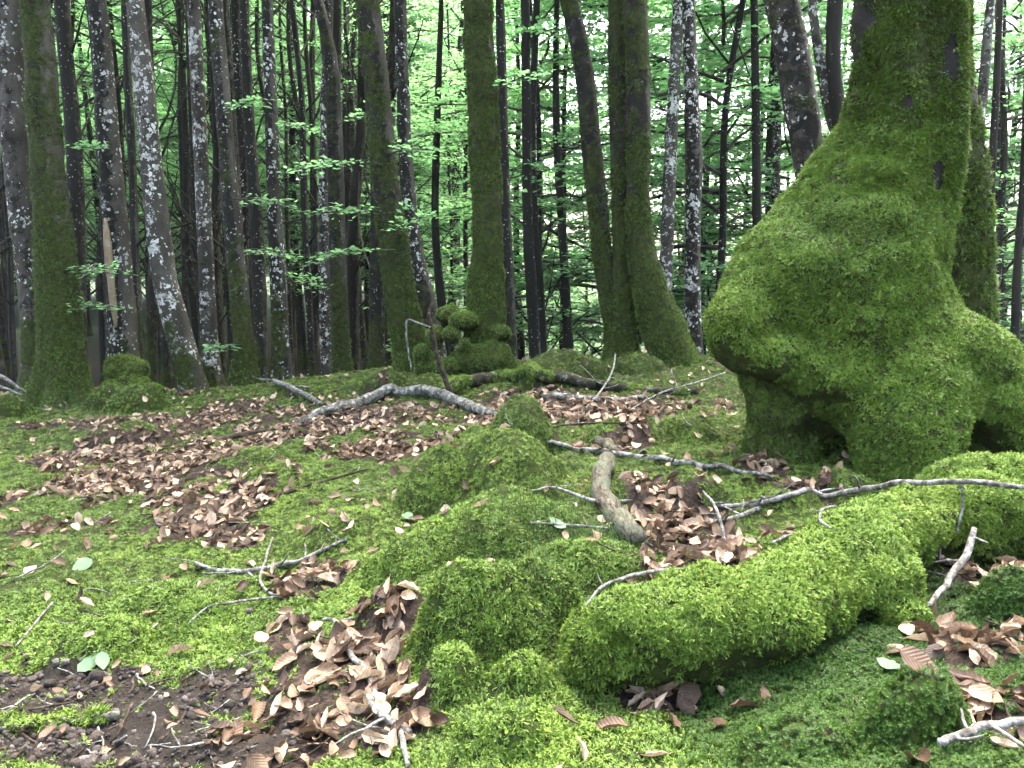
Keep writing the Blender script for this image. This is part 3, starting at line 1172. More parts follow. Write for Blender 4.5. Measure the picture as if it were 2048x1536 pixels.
def make_tree(name, label, pix, Y, moss, lich, algae, crown=None, flare=.5, group=None, fuzz=0, fuzzsize=(.014, .026), tint=.42, seed=0, top=11.0, cat='tree', extra=None, noise=.09, mosstop=None, sides=20):
    """pix: (px, py, width in px) from the foot upward"""
    pts = [at(a, b, Y) for a, b, w in pix]
    rad = [w / 2 * mpp(a, b, Y) for a, b, w in pix]
    base = pts[0]
    gz = Hs(base[0], base[1])
    if gz < base[2] - .02:      # the foot stands out of sight beyond the brow
        d = (pts[0] - pts[1]); d /= np.linalg.norm(d)
        k = (base[2] - gz) / max(.3, -d[2])
        foot = np.array([base[0] + d[0] * k * .3, Y, gz])
        pts.insert(0, foot); rad.insert(0, rad[0] * 1.08)
    root = pts[0].copy()
    root[2] = Hs(root[0], root[1])
    pts.insert(0, root + np.array([0, 0, -.12])); rad.insert(0, rad[0] * 1.05)
    # carry the stem on upward beyond the picture
    g = np.random.default_rng(900 + seed)
    d = pts[-1] - pts[-2]; d /= np.linalg.norm(d)
    r = rad[-1]
    p = pts[-1]
    nstep = 6
    rise = max(2.0, top - p[2])
    for i in range(nstep):
        d = d * .75 + np.array([0, 0, .25]) + g.normal(0, .03, 3)
        d /= np.linalg.norm(d)
        p = p + d * rise / nstep
        r = rad[-1] * .80
        pts.append(p); rad.append(r)
    V, Fc = trunk_mesh(name, pts, rad, sides, noise, seed, flare, root[2])
    e = empty(name, root)
    tag(e, label, cat, group)
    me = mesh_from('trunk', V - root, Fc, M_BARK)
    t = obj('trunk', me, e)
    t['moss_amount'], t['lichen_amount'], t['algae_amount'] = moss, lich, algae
    if crown is not None:
        c = obj('crown', crown, e)
        # the crown's axis follows the leaning stem
        P5 = np.array(pts[-nstep // 2]) - root
        c.location = (P5[0], P5[1], -.3)
        c.rotation_euler = (0, 0, g.uniform(0, 6.28))
        c['kind'] = 'stuff'
    if fuzz:
        q = to_quads(Fc)
        mt = mosstop or 3.9

        def keep(P, N):
            hh = P[:, 2] - root[2]
            m = moss + .35 * np.exp(-np.maximum(0, hh) / .5) + .28 * fbm(P, 3.5, 71 + seed, 3) - .10 * hh / mt
            return (m > .62 + rng.normal(0, .06, len(P))) & (P[:, 2] < mt) & (N[:, 1] < .45)
        tf = lambda P, N: tint + .30 * np.exp(-np.maximum(0, P[:, 2] - root[2]) / .35) + .22 * fbm(P, 5, 33, 3) + rng.normal(0, .09, len(P)) + .12 * N[:, 2]
        moss_on('moss', V, q, fuzz, fuzzsize, tf, e, 'mosshang', .9, keep, lambda C, N: (C[:, 2] < mt) * (N[:, 1] < .5) + 1e-9, root)
    if extra:
        extra(e, root, V, Fc)
    return e


# ---- the great mossy beech at right: an implicit surface
def big_tree():
    Y = 3.85
    A = lambda px, py, y=Y: at(px, py, y)
    root = np.array([A(1720, 900)[0], Y, Hs(A(1720, 900)[0], Y)])
    main = [(1832,-420,.20),(1828,-120,.214),(1826,0,.222),(1824,150,.242),(1800,290,.280),(1745,410,.335),(1705,500,.395),(1672,600,.455),(1660,680,.42)]
    left_bulge = [(1560,560,.24,3.75),(1490,640,.16,3.65),(1482,690,.11,3.6)]
    leg = [(1600,720,.24,3.8),(1565,830,.155,3.75),(1560,960,.17,3.75)]
    front = [(1740,680,.34,3.7),(1800,800,.27,3.5),(1835,900,.25,3.4),(1850,990,.24,3.35)]
    rightb = [(1790,680,.27,3.75),(1925,765,.235,3.6),(2040,840,.22,3.5),(2140,920,.20,3.4),(2240,1010,.17,3.3)]
    rback = [(1800,680,.26,4.05),(1980,820,.2,4.2),(2150,920,.2,4.3),(2300,1000,.18,4.4)]
    back = [(1700,640,.4,4.05),(1640,820,.26,4.35),(1600,960,.2,4.6)]
    ch = []
    ch.append(([A(a, b) for a, b, r in main], [r for *_, r in main]))
    for L in (left_bulge, leg, front, rightb, rback, back):
        ch.append(([A(a, b, y) for a, b, r, y in L], [r for a, b, r, y in L]))
    ell = [(1640,560,3.58,.20,.14,.17),(1760,560,3.55,.2,.14,.2),(1950,700,3.5,.17,.14,.12),(1530,720,3.55,.12,.11,.09),(1690,760,3.5,.16,.13,.10),(1470,660,3.6,.10,.12,.11)]
    cav = [(1655,880,3.42,.10,.22,.10),(1975,900,3.25,.085,.22,.10),(1725,720,3.24,.05,.10,.045),(1505,800,3.5,.07,.3,.07)]

    def f(P):
        d = sd_chain(P, *ch[0])
        for c in ch[1:]:
            d = smin(d, sd_chain(P, *c), .13)
        for (a, b, y, rx, ry, rz) in ell:
            d = smin(d, sd_ell(P, A(a, b, y), (rx, ry, rz)), .10)
        for (a, b, y, rx, ry, rz) in cav:
            d = -smin(-d, sd_ell(P, A(a, b, y), (rx, ry, rz)), .07)
        fl = np.sin(np.arctan2(P[:, 1] - Y, P[:, 0] - A(1825, 150)[0]) * 6 + P[:, 2]) * .022 * sstep(.9, 1.6, P[:, 2])
        return d + .030 * fbm(P, 3.2, 17, 3) + .012 * vnoise(P, 11, 19) + .006 * vnoise(P, 26, 29) - fl
    xs = [A(1380, 700)[0], A(2420, 900)[0]]
    V, Q = surface_net(f, (xs[0] - .05, 2.95, -.05), (xs[1], 4.95, 3.15), .026)
    e = empty('great_beech_tree', root)
    tag(e, 'huge beech with swollen moss covered base and spreading roots at right', 'tree')
    spots = [(1765,5,.060,.09),(1748,78,.05,.06),(1868,345,.035,.09),(1810,205,.02,.03),(1905,110,.03,.13)]

    def bareness(P):
        b = np.zeros(len(P))
        n = .35 * fbm(P, 14, 25, 2)
        for (a, c, rx, rz) in spots:
            y0 = 3.62 if c < 500 else 3.35
            q = np.sqrt((((P - A(a, c, y0)) / np.array([rx, .4, rz])) ** 2).sum(1)) + n
            b = np.maximum(b, 1 - sstep(.7, 1.1, q))
        return b
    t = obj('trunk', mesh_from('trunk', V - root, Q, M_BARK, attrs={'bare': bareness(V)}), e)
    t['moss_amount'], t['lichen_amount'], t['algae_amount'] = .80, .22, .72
    # upper stem and crown, above the picture
    tp = A(1832, -400)
    g = np.random.default_rng(5)
    pts, p = [tp - [0, 0, .35]], tp
    for i in range(7):
        p = p + np.array([g.normal(0, .08), g.normal(0, .08), 1.3]); pts.append(p)
    V2, F2 = tube(resample(pts, np.linspace(.2, .1, 8), 30)[0], np.linspace(.21, .10, 30), 18, True, .06, 4)
    u = obj('upper_stem', mesh_from('upper_stem', V2 - root, F2, M_BARK), e)
    u['moss_amount'], u['lichen_amount'], u['algae_amount'] = .5, .5, .5
    c = obj('crown', CROWNS_HI[0], e, (tp[0] - root[0], tp[1] - root[1], 1.5))
    c['kind'] = 'stuff'

    # moss: thick everywhere except in hollows and on a few bare streaks
    def keep(P, N):
        k = N[:, 1] < .5
        n = fbm(P, 4.0, 23, 3)
        under = N[:, 2] < -.30
        bare = (fbm(P * np.array([1, 1, .35]), 5.5, 27, 3) > .22) & (P[:, 2] > 1.5)
        dk = np.zeros(len(P), bool)
        for (a, b, y, rx, ry, rz) in cav:
            q = (P - A(a, b, y)) / np.array([rx, ry, rz])
            dk |= (np.linalg.norm(q, axis=1) < 1.12 + .2 * n)
        k = k & (rng.random(len(P)) > bareness(P) * 1.05)
        return k & ~(under & (n > -.35)) & ~(bare & (rng.random(len(P)) < .8)) & ~(dk & (rng.random(len(P)) < .8))

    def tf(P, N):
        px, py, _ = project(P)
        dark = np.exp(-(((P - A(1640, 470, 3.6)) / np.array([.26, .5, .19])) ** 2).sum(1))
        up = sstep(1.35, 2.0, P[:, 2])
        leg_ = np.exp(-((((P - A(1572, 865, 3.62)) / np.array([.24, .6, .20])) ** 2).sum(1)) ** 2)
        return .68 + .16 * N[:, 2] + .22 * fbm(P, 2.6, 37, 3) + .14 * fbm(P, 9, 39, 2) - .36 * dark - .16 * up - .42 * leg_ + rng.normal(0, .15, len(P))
    low = lambda C, N: (N[:, 1] < .5) * (C[:, 2] < 1.75) + 1e-9
    high = lambda C, N: (N[:, 1] < .5) * (C[:, 2] >= 1.45) * (C[:, 2] < 2.6) + 1e-9
    moss_on('moss', V, Q, 95000, (.011, .022), tf, e, 'moss', .7, keep, low, root)
    moss_on('moss', V, Q, 34000, (.011, .022), tf, e, 'mosshang', 2.2, keep, high, root)
    return e, root


BT, BT_ROOT = big_tree()


def big_root():
    A = at
    ch1 = [(1205,1292,.092,1.90),(1290,1268,.118,1.90),(1400,1252,.126,1.90),(1520,1232,.124,1.93),(1610,1185,.122,2.0),(1690,1125,.118,2.12),(1760,1085,.112,2.26),(1850,1056,.10,2.42),(1960,1040,.10,2.55),(2090,1010,.12,2.8),(2160,950,.16,3.2)]
    ch2 = [(1850,1056,.07,2.42),(1930,1035,.115,2.40),(2020,1035,.12,2.40),(2120,1050,.11,2.4)]
    ch3 = [(1690,1125,.10,2.12),(1760,1170,.085,2.05),(1800,1230,.05,1.98)]
    lumps = [(1245,1240,1.88,.07,.07,.06),(1450,1200,1.93,.08,.07,.06),(1575,1250,1.86,.075,.06,.07),(1985,968,2.62,.20,.13,.10),(1880,1000,2.6,.09,.1,.05),(1700,1080,2.2,.08,.09,.06)]
    def f(P):
        d = sd_chain(P, [A(a, b, y) for a, b, r, y in ch1], [r for a, b, r, y in ch1])
        d = smin(d, sd_chain(P, [A(a, b, y) for a, b, r, y in ch2], [r for a, b, r, y in ch2]), .06)
        d = smin(d, sd_chain(P, [A(a, b, y) for a, b, r, y in ch3], [r for a, b, r, y in ch3]), .06)
        for (a, b, y, rx, ry, rz) in lumps:
            d = smin(d, sd_ell(P, A(a, b, y), (rx, ry, rz)), .05)
        return d + .034 * fbm(P, 5, 61, 3) + .012 * vnoise(P, 15, 63) + .006 * vnoise(P, 30, 65)
    V, Q = surface_net(f, (.08, 1.65, -.12), (2.35, 3.3, .62), .014)
    o = obj('root', mesh_from('root', V - BT_ROOT, Q, M_BARK), BT)
    o['moss_amount'], o['lichen_amount'], o['algae_amount'] = .8, .05, .6
    o['label'] = 'thick moss covered root curving through the foreground'
    def keep(P, N):
        px, py, _ = project(P)
        return (N[:, 2] > -.30 + .25 * fbm(P, 9, 67, 2)) | (rng.random(len(P)) < .06)
    tf = lambda P, N: .68 + .16 * N[:, 2] + .34 * fbm(P, 4, 43, 3) + .12 * fbm(P, 16, 45, 2) + rng.normal(0, .15, len(P))
    w = lambda C, N: (N[:, 1] < .75) * 1.0 + 1e-9
    m = moss_on('moss', V - BT_ROOT, Q, 56000, (.010, .019), lambda P, N: tf(P + BT_ROOT, N), o, 'moss', .75, lambda P, N: keep(P + BT_ROOT, N), w)


big_root()


# ---- the burled beech in the centre
def burl_tree():
    Y = 6.9
    A = lambda px, py, y=Y: at(px, py, y)
    s = mpp(950, 650, Y)
    main = [(955,-180,26),(955,0,28),(965,200,29.5),(974,400,29.5),(975,500,31),(972,560,35),(972,620,38),(965,700,40),(960,760,42)]
    lum = [(928,643,6.72,28,24,19),(871,679,6.75,18,22,26),(904,672,6.68,17,20,19),(845,706,6.75,17,18,17),(1000,668,6.75,19,20,16),(898,630,6.85,26,24,18),
           (960,720,6.75,62,40,32),(905,735,6.72,42,30,22),(990,720,6.72,34,34,40),(848,735,6.8,20,24,26),(930,688,6.62,12,14,9),(1012,735,6.8,22,30,24)]
    cav = [(934,668,6.55,17,40,8),(880,714,6.55,16,40,11),(925,748,6.5,24,34,6),(1000,690,6.55,6,26,14)]

    def f(P):
        d = sd_chain(P, [A(a, b) for a, b, r in main], [r * s for *_, r in main])
        for (a, b, y, rx, ry, rz) in lum:
            d = smin(d, sd_ell(P, A(a, b, y), (rx * s, ry * s, rz * s)), .010)
        for (a, b, y, rx, ry, rz) in cav:
            d = -smin(-d, sd_ell(P, A(a, b, y), (rx * s, ry * s, rz * s)), .03)
        return d + .022 * fbm(P, 5, 83, 3) + .008 * vnoise(P, 20, 85)
    c = A(940, 700)
    V, Q = surface_net(f, (c[0] - .65, Y - .75, .1), (c[0] + .65, Y + .55, 4.2), .024)
    root = np.array([c[0], Y, Hs(c[0], Y)])
    e = empty('burled_beech_tree', root)
    tag(e, 'mossy beech with knobbly burled base standing on the brow at centre', 'tree')
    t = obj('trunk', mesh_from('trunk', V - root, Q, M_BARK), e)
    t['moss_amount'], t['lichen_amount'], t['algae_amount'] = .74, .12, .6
    top = A(955, -170)
    V2, F2 = tube(resample([top - [0, 0, .3], top + [0, 0, 2], top + [.1, .1, 5], top + [0.05, .1, 8]], [.11, .1, .085, .06], 24)[0], np.linspace(.11, .06, 24), 14, True, .06, 9)
    u = obj('upper_stem', mesh_from('upper_stem', V2 - root, F2, M_BARK), e)
    u['moss_amount'], u['lichen_amount'], u['algae_amount'] = .5, .4, .5
    cr = obj('crown', CROWNS_HI[1], e, (top[0] - root[0], top[1] - root[1], 0)); cr['kind'] = 'stuff'
    def keep(P, N):
        n = fbm(P * np.array([1, 1, .5]), 7, 51, 3)
        k = N[:, 1] < .5
        return k & ((N[:, 2] > -.35) | (n < -.2)) & ((P[:, 2] < 1.3) | (n < .12))
    tf = lambda P, N: .46 + .26 * N[:, 2] - .10 * sstep(.9, 1.8, P[:, 2]) + .22 * fbm(P, 4, 53, 3) + rng.normal(0, .09, len(P))
    moss_on('moss', V, Q, 17000, (.011, .020), tf, e, 'mosshang', .9, keep, lambda C, N: (N[:, 1] < .5) * (C[:, 2] < 3.7) + 1e-9, root)


burl_tree()


def strip(e, root, V, Fc):
    """pale bare sapwood showing down the left side of the stem"""
    Y = 7.62
    P = [(210,436,5),(213,462,13),(217,510,17),(222,560,16),(227,610,14),(232,655,6)]
    pts, rr = resample([at(a, b, Y) for a, b, w in P], [w / 2 * mpp(a, b, Y) for a, b, w in P], 16)
    V2, F2 = tube(pts, rr, 8, True, .2, 3)
    obj('bare_sapwood', mesh_from('bare_sapwood', V2 - root, F2, M_PALE), e)['label'] = 'pale strip of bare sapwood without bark'


def gnarl(e, root, V, Fc):
    s = mpp(255, 750, 7.7)
    lum = [(250,735,7.6,36,30,24),(232,748,7.5,20,20,18),(275,745,7.55,22,24,22),(268,765,7.45,30,28,12),(240,775,7.4,34,28,14),(285,785,7.4,40,34,20),(222,800,7.35,40,34,22),(300,805,7.3,38,34,18)]
    cv = [(232,764,7.25,18,34,6),(262,752,7.25,10,30,5),(258,792,7.15,8,30,12)]
    def f(P):
        d = np.full(len(P), 9.0)
        for (a, b, y, rx, ry, rz) in lum:
            d = smin(d, sd_ell(P, at(a, b, y), (rx * s, ry * s, rz * s)), .012)
        for (a, b, y, rx, ry, rz) in cv:
            d = -smin(-d, sd_ell(P, at(a, b, y), (rx * s, ry * s, rz * s)), .03)
        return d + .035 * fbm(P, 7, 87, 3)
    c = at(262, 770, 7.5)
    V2, Q2 = surface_net(f, (c[0] - .5, 6.95, -.15), (c[0] + .5, 8.0, .7), .028)
    o = obj('burl', mesh_from('burl', V2 - root, Q2, M_BARK), e)
    o['label'] = 'gnarled moss covered burl and roots at the foot'
    o['moss_amount'], o['lichen_amount'], o['algae_amount'] = .8, .1, .5
    moss_on('moss', V2 - root, Q2, 4500, (.012, .024), lambda P, N: .62 + .3 * N[:, 2] + .2 * fbm(P, 6, 89, 2) + rng.normal(0, .08, len(P)), o, 'mosshang', .9,
            lambda P, N: (N[:, 2] > -.3) & (N[:, 1] < .6))
    strip(e, root, V, Fc)


HI = CROWNS_HI
make_tree('beech_tree', 'grey lichened beech with mossy foot at the left edge', [(86,800,66),(78,700,60),(66,560,56),(48,430,54),(30,250,54),(22,120,52),(18,0,50)], 7.7, .34, .45, .42, HI[0], .6, 'beeches along the left of the brow', 2500, tint=.42, seed=1)
make_tree('beech_tree', 'stout moss clad beech beside the grey one at the left edge', [(130,825,86),(128,740,84),(122,650,80),(110,500,72),(98,370,64),(86,220,60),(76,80,56),(70,0,54)], 7.2, .62, .14, .6, HI[2], .75, 'beeches along the left of the brow', 7000, tint=.36, seed=2)
make_tree('beech_tree', 'dark beech with white lichen, bare strip of sapwood and gnarled mossy foot', [(252,770,62),(246,700,58),(242,620,54),(236,520,50),(226,400,46),(216,270,42),(206,120,38),(194,0,35)], 7.75, .16, .46, .62, HI[1], .4, 'beeches along the left of the brow', 900, seed=3, extra=gnarl)
make_tree('beech_tree', 'leaning pale beech crusted with white lichen', [(392,805,46),(374,730,50),(350,640,50),(330,560,48),(312,420,44),(298,280,41),(284,130,38),(270,0,35)], 7.6, .22, .62, .30, HI[0], .25, 'beeches along the left of the brow', 900, seed=4)
make_tree('beech_tree', 'slim upright beech speckled with white lichen, mossy at the foot', [(426,808,42),(420,720,34),(415,600,31),(409,450,30),(402,300,28),(394,150,27),(386,0,25)], 8.4, .20, .64, .35, HI[1], .5, 'beeches along the left of the brow', 700, seed=5)
make_tree('beech_tree', 'dark mossy slim beech with spreading foot right of the speckled one', [(496,802,46),(490,720,40),(480,600,38),(468,480,36),(456,330,32),(444,180,30),(430,0,28)], 7.9, .46, .40, .55, HI[2], .7, 'beeches along the left of the brow', 1800, tint=.36, seed=6)
make_tree('beech_tree', 'straight dark beech spotted white above a fallen white limb', [(564,780,40),(562,690,34),(556,560,32),(549,420,29),(543,260,26),(538,120,24),(534,0,22)], 8.2, .22, .52, .62, HI[0], .6, 'beeches along the left of the brow', 500, seed=7)
make_tree('beech_tree', 'thin dark beech between the slim mossy one and the straight spotted one', [(522,720,28),(518,560,27),(512,430,26),(502,300,22),(494,150,20),(488,0,19)], 10.8, .35, .3, .8, HI[1], .2, seed=8)
make_tree('beech_tree', 'mossy straight beech with a forked top left of centre', [(688,790,42),(680,650,36),(675,500,33),(672,350,32),(668,220,31),(662,130,30),(650,60,24),(636,0,20)], 8.8, .48, .2, .6, HI[2], .35, fuzz=1400, tint=.34, seed=9)
make_tree('beech_tree', 'slender grey beech just left of the mossy forked one', [(656,800,24),(650,640,22),(648,450,20),(650,250,20),(654,100,20),(656,0,20)], 9.6, .12, .6, .5, HI[0], .2, seed=10)
make_tree('beech_tree', 'large leaning mossy beech left of the burled one', [(832,750,66),(820,690,64),(806,620,64),(794,550,60),(784,460,57),(772,370,54),(760,240,52),(748,120,50),(734,0,48)], 7.3, .58, .16, .62, HI[1], .35, fuzz=6500, tint=.34, seed=11)
make_tree('beech_tree', 'speckled grey beech rising behind the large leaning one', [(868,680,40),(852,600,38),(838,540,35),(822,440,31),(812,330,28),(806,200,27),(802,80,25),(800,0,25)], 8.4, .20, .45, .62, HI[2], .3, fuzz=400, seed=12)
make_tree('young_tree', 'thin black stem between the leaning beech and the burled one', [(886,640,19),(876,540,17),(870,440,15),(872,320,15),(876,200,13),(880,80,11),(882,0,10)], 11.5, .1, .1, .95, None, .1, seed=13, sides=10)
make_tree('beech_tree', 'dark lichened beech close behind the burled one', [(1022,730,28),(1016,560,24),(1010,420,22),(1006,280,22),(1004,150,20),(1000,0,18)], 9.0, .28, .3, .75, HI[0], .3, fuzz=300, seed=14)
make_tree('beech_tree', 'dark straight beech left of its thinner twin at centre', [(1070,715,24),(1064,600,23),(1056,450,21),(1054,300,20),(1052,150,19),(1050,0,18)], 9.8, .3, .2, .85, HI[1], .3, seed=15)
make_tree('beech_tree', 'thinner dark twin stem at centre', [(1084,715,22),(1078,560,19),(1068,430,16),(1064,280,15),(1068,140,14),(1074,0,14)], 10.3, .2, .15, .9, HI[2], .3, seed=16)
make_tree('young_tree', 'slim dark stem in front of the bright foliage right of centre', [(1138,712,20),(1130,560,18),(1122,420,17),(1114,280,15),(1112,150,13),(1114,0,11)], 10.8, .2, .2, .85, None, .2, seed=17, sides=10)
make_tree('beech_tree', 'curved mossy beech, left of three stems rising together', [(1236,715,48),(1230,650,42),(1218,590,41),(1204,500,41),(1194,400,40),(1182,290,40),(1170,160,38),(1154,70,38),(1138,0,36)], 7.25, .56, .16, .62, HI[0], .35, 'three mossy stems', 3800, tint=.32, seed=18)
make_tree('beech_tree', 'straight mossy beech, middle of three stems rising together', [(1246,720,52),(1248,640,46),(1246,520,42),(1242,400,40),(1238,250,40),(1236,120,40),(1236,0,39)], 7.15, .60, .12, .62, HI[1], .6, 'three mossy stems', 3800, tint=.34, seed=19)
make_tree('beech_tree', 'mossy beech with swept wide foot, right of three stems rising together', [(1345,720,80),(1328,665,84),(1308,610,74),(1292,550,62),(1280,480,52),(1276,380,46),(1279,250,46),(1276,120,47),(1270,0,49)], 7.0, .60, .12, .62, HI[2], .25, 'three mossy stems', 6500, tint=.36, seed=20)
make_tree('beech_tree', 'pale grey lichened beech right of the three mossy stems', [(1328,700,28),(1330,600,26),(1336,440,26),(1342,280,25),(1350,130,24),(1358,0,24)], 9.2, .1, .66, .28, HI[0], .2, seed=21)


def wen(e, root, V, Fc):
    c = at(1400, 338, 7.95)
    g = np.random.default_rng(3)
    f = lambda P: sd_ell(P, c, (.05, .06, .055)) + .012 * fbm(P, 12, 5, 2)
    V2, Q2 = surface_net(f, c - .1, c + .1, .014)
    o = obj('wen', mesh_from('wen', V2 - root, Q2, M_BARK), e)
    o['moss_amount'], o['lichen_amount'], o['algae_amount'] = .3, .3, .8


make_tree('beech_tree', 'spotted grey beech with a knot on its right side', [(1386,690,36),(1385,600,32),(1386,460,31),(1388,340,34),(1384,220,30),(1380,100,27),(1376,0,25)], 7.9, .12, .58, .55, HI[1], .2, seed=22, extra=wen)
make_tree('young_tree', 'thin straight dark stem left of the great beech', [(1514,560,19),(1513,400,18),(1512,250,17),(1510,100,16),(1508,0,15)], 9.8, .1, .3, .9, None, .1, seed=23, sides=10)
make_tree('young_tree', 'thin grey stem between the dark one and the mossy leaning trunk', [(1546,520,18),(1550,400,17),(1554,250,15),(1556,120,14),(1556,0,13)], 11.5, .1, .5, .5, None, .1, seed=24, sides=10)
make_tree('beech_tree', 'mossy grey trunk leaning behind the great beech, white lichen on its left side', [(1645,620,62),(1634,480,58),(1624,380,60),(1612,280,62),(1596,180,66),(1580,80,66),(1562,0,66)], 5.6, .50, .42, .5, HI[2], .2, fuzz=4200, tint=.34, seed=25)
make_tree('beech_tree', 'dark forked trunk between the leaning trunk and the great beech', [(1712,480,36),(1700,360,34),(1684,270,31),(1672,180,28),(1666,100,28),(1670,0,30)], 8.6, .1, .25, .9, HI[0], .1, seed=26)
make_tree('young_tree', 'pale grey stem joining the dark forked trunk', [(1690,330,22),(1662,230,24),(1644,140,22),(1630,60,18),(1624,0,17)], 8.75, .1, .6, .35, None, .0, seed=27, sides=12)
make_tree('beech_tree', 'thick moss hung trunk standing close behind the great beech', [(1932,760,116),(1932,640,104),(1930,520,100),(1926,400,96),(1916,280,88),(1902,150,80),(1890,0,74)], 4.7, .62, .1, .6, HI[1], .2, fuzz=9000, fuzzsize=(.018,.034), tint=.40, seed=28)
make_tree('young_tree', 'thin grey stem right of the great beech', [(1952,330,20),(1960,240,20),(1968,160,19),(1976,60,18),(1982,0,17)], 9.0, .1, .6, .35, None, .0, seed=29, sides=10)
make_tree('young_tree', 'dark thin stem low at the right edge', [(2028,720,18),(2032,600,16),(2038,480,14),(2046,370,13),(2052,200,12),(2058,0,11)], 10, .1, .2, .9, None, .0, seed=30, sides=10)
make_tree('young_tree', 'short dark stem just right of the moss hung trunk', [(1974,600,17),(1976,480,16),(1984,330,15),(1992,180,13),(2000,0,12)], 10.5, .1, .2, .9, None, .0, seed=31, sides=10)

# ---- trees of the wood behind
def bg_trunk(name, seed, h, r0, r1, lean=.25):
    g = np.random.default_rng(seed)
    z = np.linspace(-.3, h, 9)
    x = np.cumsum(g.normal(0, .07, 9)) + lean * g.normal() * z / h
    y = np.cumsum(g.normal(0, .07, 9)) + lean * g.normal() * z / h
    x -= x[0]; y -= y[0]
    P, Rr = resample(np.stack([x, y, z], 1), np.linspace(r0, r1, 9), 30)
    Rr = Rr * (1 + .5 * np.exp(-np.maximum(0, P[:, 2]) / .25))
    mb = MB()
    mb.tube(P, Rr, 9, 0, True, .10, seed)
    # bare lower limbs, reaching upward
    for k in range(int(g.integers(5, 10))):
        zz = g.uniform(.12, .6) * h
        i = int(np.argmin(np.abs(P[:, 2] - zz)))
        az = g.uniform(0, 6.28)
        d = np.array([math.cos(az) * .75, math.sin(az) * .75, g.uniform(.4, 1.3)])
        L = g.uniform(.8, 2.4)
        q = [P[i]]
        for s in range(4):
            d = d + g.normal(0, .16, 3)
            q.append(q[-1] + d / np.linalg.norm(d) * L / 4)
        mb.tube(np.array(q), np.linspace(.022, .006, 5), 4, 0, False)
    return mb.mesh(name, [M_BARK])


BT_SLIM = [bg_trunk('trunk', 600 + i, 13, .060 + .014 * i, .02) for i in range(4)]
BT_STOUT = [bg_trunk('trunk', 620 + i, 14, .115 + .02 * i, .03) for i in range(3)]
placed = []


def plant(x, y, tm, cm, label, group, sc=1.0, moss=.3, lich=.25, algae=.75, name='beech_tree', hz=None):
    z = Hs(x, y)
    e = empty(name, (x, y, z))
    e.rotation_euler = (0, 0, random.uniform(0, 6.28))
    s = sc * random.uniform(.88, 1.15)
    e.scale = (s, s, s * (hz or 1))
    tag(e, label, 'tree', group)
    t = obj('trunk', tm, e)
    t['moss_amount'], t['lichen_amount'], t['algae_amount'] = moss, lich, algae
    if cm is not None:
        c = obj('crown', cm, e)
        c['kind'] = 'stuff'
    placed.append((x, y))
    return e


MARKS = [(-60, 'the left edge'), (70, 'the grey left-edge beech'), (120, 'the stout mossy beech'), (240, 'the gnarled-foot beech'), (340, 'the leaning pale beech'), (415, 'the speckled slim beech'), (480, 'the dark mossy slim beech'),
         (556, 'the straight spotted beech'), (678, 'the mossy forked beech'), (795, 'the large leaning beech'), (872, 'the thin black stem'), (975, 'the burled beech'), (1068, 'the dark twin stems'), (1126, 'the slim dark stem'),
         (1205, 'the curved mossy stem'), (1285, 'the swept-foot beech'), (1386, 'the knotted grey beech'), (1513, 'the thin straight stem'), (1640, 'the leaning trunk'), (1800, 'the great beech'), (1950, 'the moss hung trunk'), (2110, 'the right edge')]


def between(kind, x, y):
    px = float(project(np.array([[x, y, 1.3]]))[0][0])
    k = int(np.clip(np.searchsorted([m[0] for m in MARKS], px) - 1, 0, len(MARKS) - 2))
    return '%s between %s and %s' % (kind, MARKS[k][1], MARKS[k + 1][1])


def free(x, y, dmin):
    return all((x - a) ** 2 + (y - b) ** 2 > dmin * dmin for a, b in placed)


g = np.random.default_rng(42)


def fill(n, y0, y1, t0, t1, dmin, fn):
    k = tries = 0
    while k < n and tries < n * 60:
        tries += 1
        y = math.sqrt(g.uniform(y0 * y0, y1 * y1))
        x = g.uniform(t0, t1) * y
        if free(x, y, dmin):
            fn(x, y); k += 1


fill(58, 9.6, 19, -.70, -.16, .6, lambda x, y: plant(x, y, random.choice(BT_SLIM + BT_STOUT[:1]), random.choice(HI), between('dim straight beech', x, y), 'dim beeches at left', 1.0, random.uniform(.2, .5), random.uniform(.1, .4), random.uniform(.7, 1)))
fill(86, 19, 48, -.74, -.08, 1.1, lambda x, y: plant(x, y, random.choice(BT_SLIM + BT_STOUT), random.choice(CROWNS_BG), between('shadowed far beech', x, y), 'far beeches at left', 1.0, .3, .15, .9))
fill(16, 10.5, 19, -.14, .80, 1.4, lambda x, y: plant(x, y, random.choice(BT_SLIM), random.choice(CROWNS_BG), between('slim dark beech', x, y), 'slim beeches beyond the brow', random.uniform(.85, 1.1), .25, .3, .85))
fill(24, 19, 40, -.08, .85, 1.9, lambda x, y: plant(x, y, random.choice(BT_SLIM + BT_STOUT), random.choice(CROWNS_BG), between('bright leafed beech downslope', x, y), 'beeches lower down the slope', random.uniform(1.0, 1.35), .2, .3, .8))
fill(66, 12.5, 38, -.10, .95, 1.3, lambda x, y: plant(x, y, BT_SLIM[0], random.choice(CROWNS_LOW), between('young leafy beech', x, y), 'young beeches below the brow', random.uniform(.8, 1.1), .2, .3, .8, 'young_beech_tree'))
fill(74, 46, 72, -.72, -.06, 1.8, lambda x, y: plant(x, y, random.choice(BT_STOUT), random.choice(CROWNS_BG), between('distant beech', x, y), 'distant beeches', random.uniform(1.1, 1.6), .2, .2, .8))

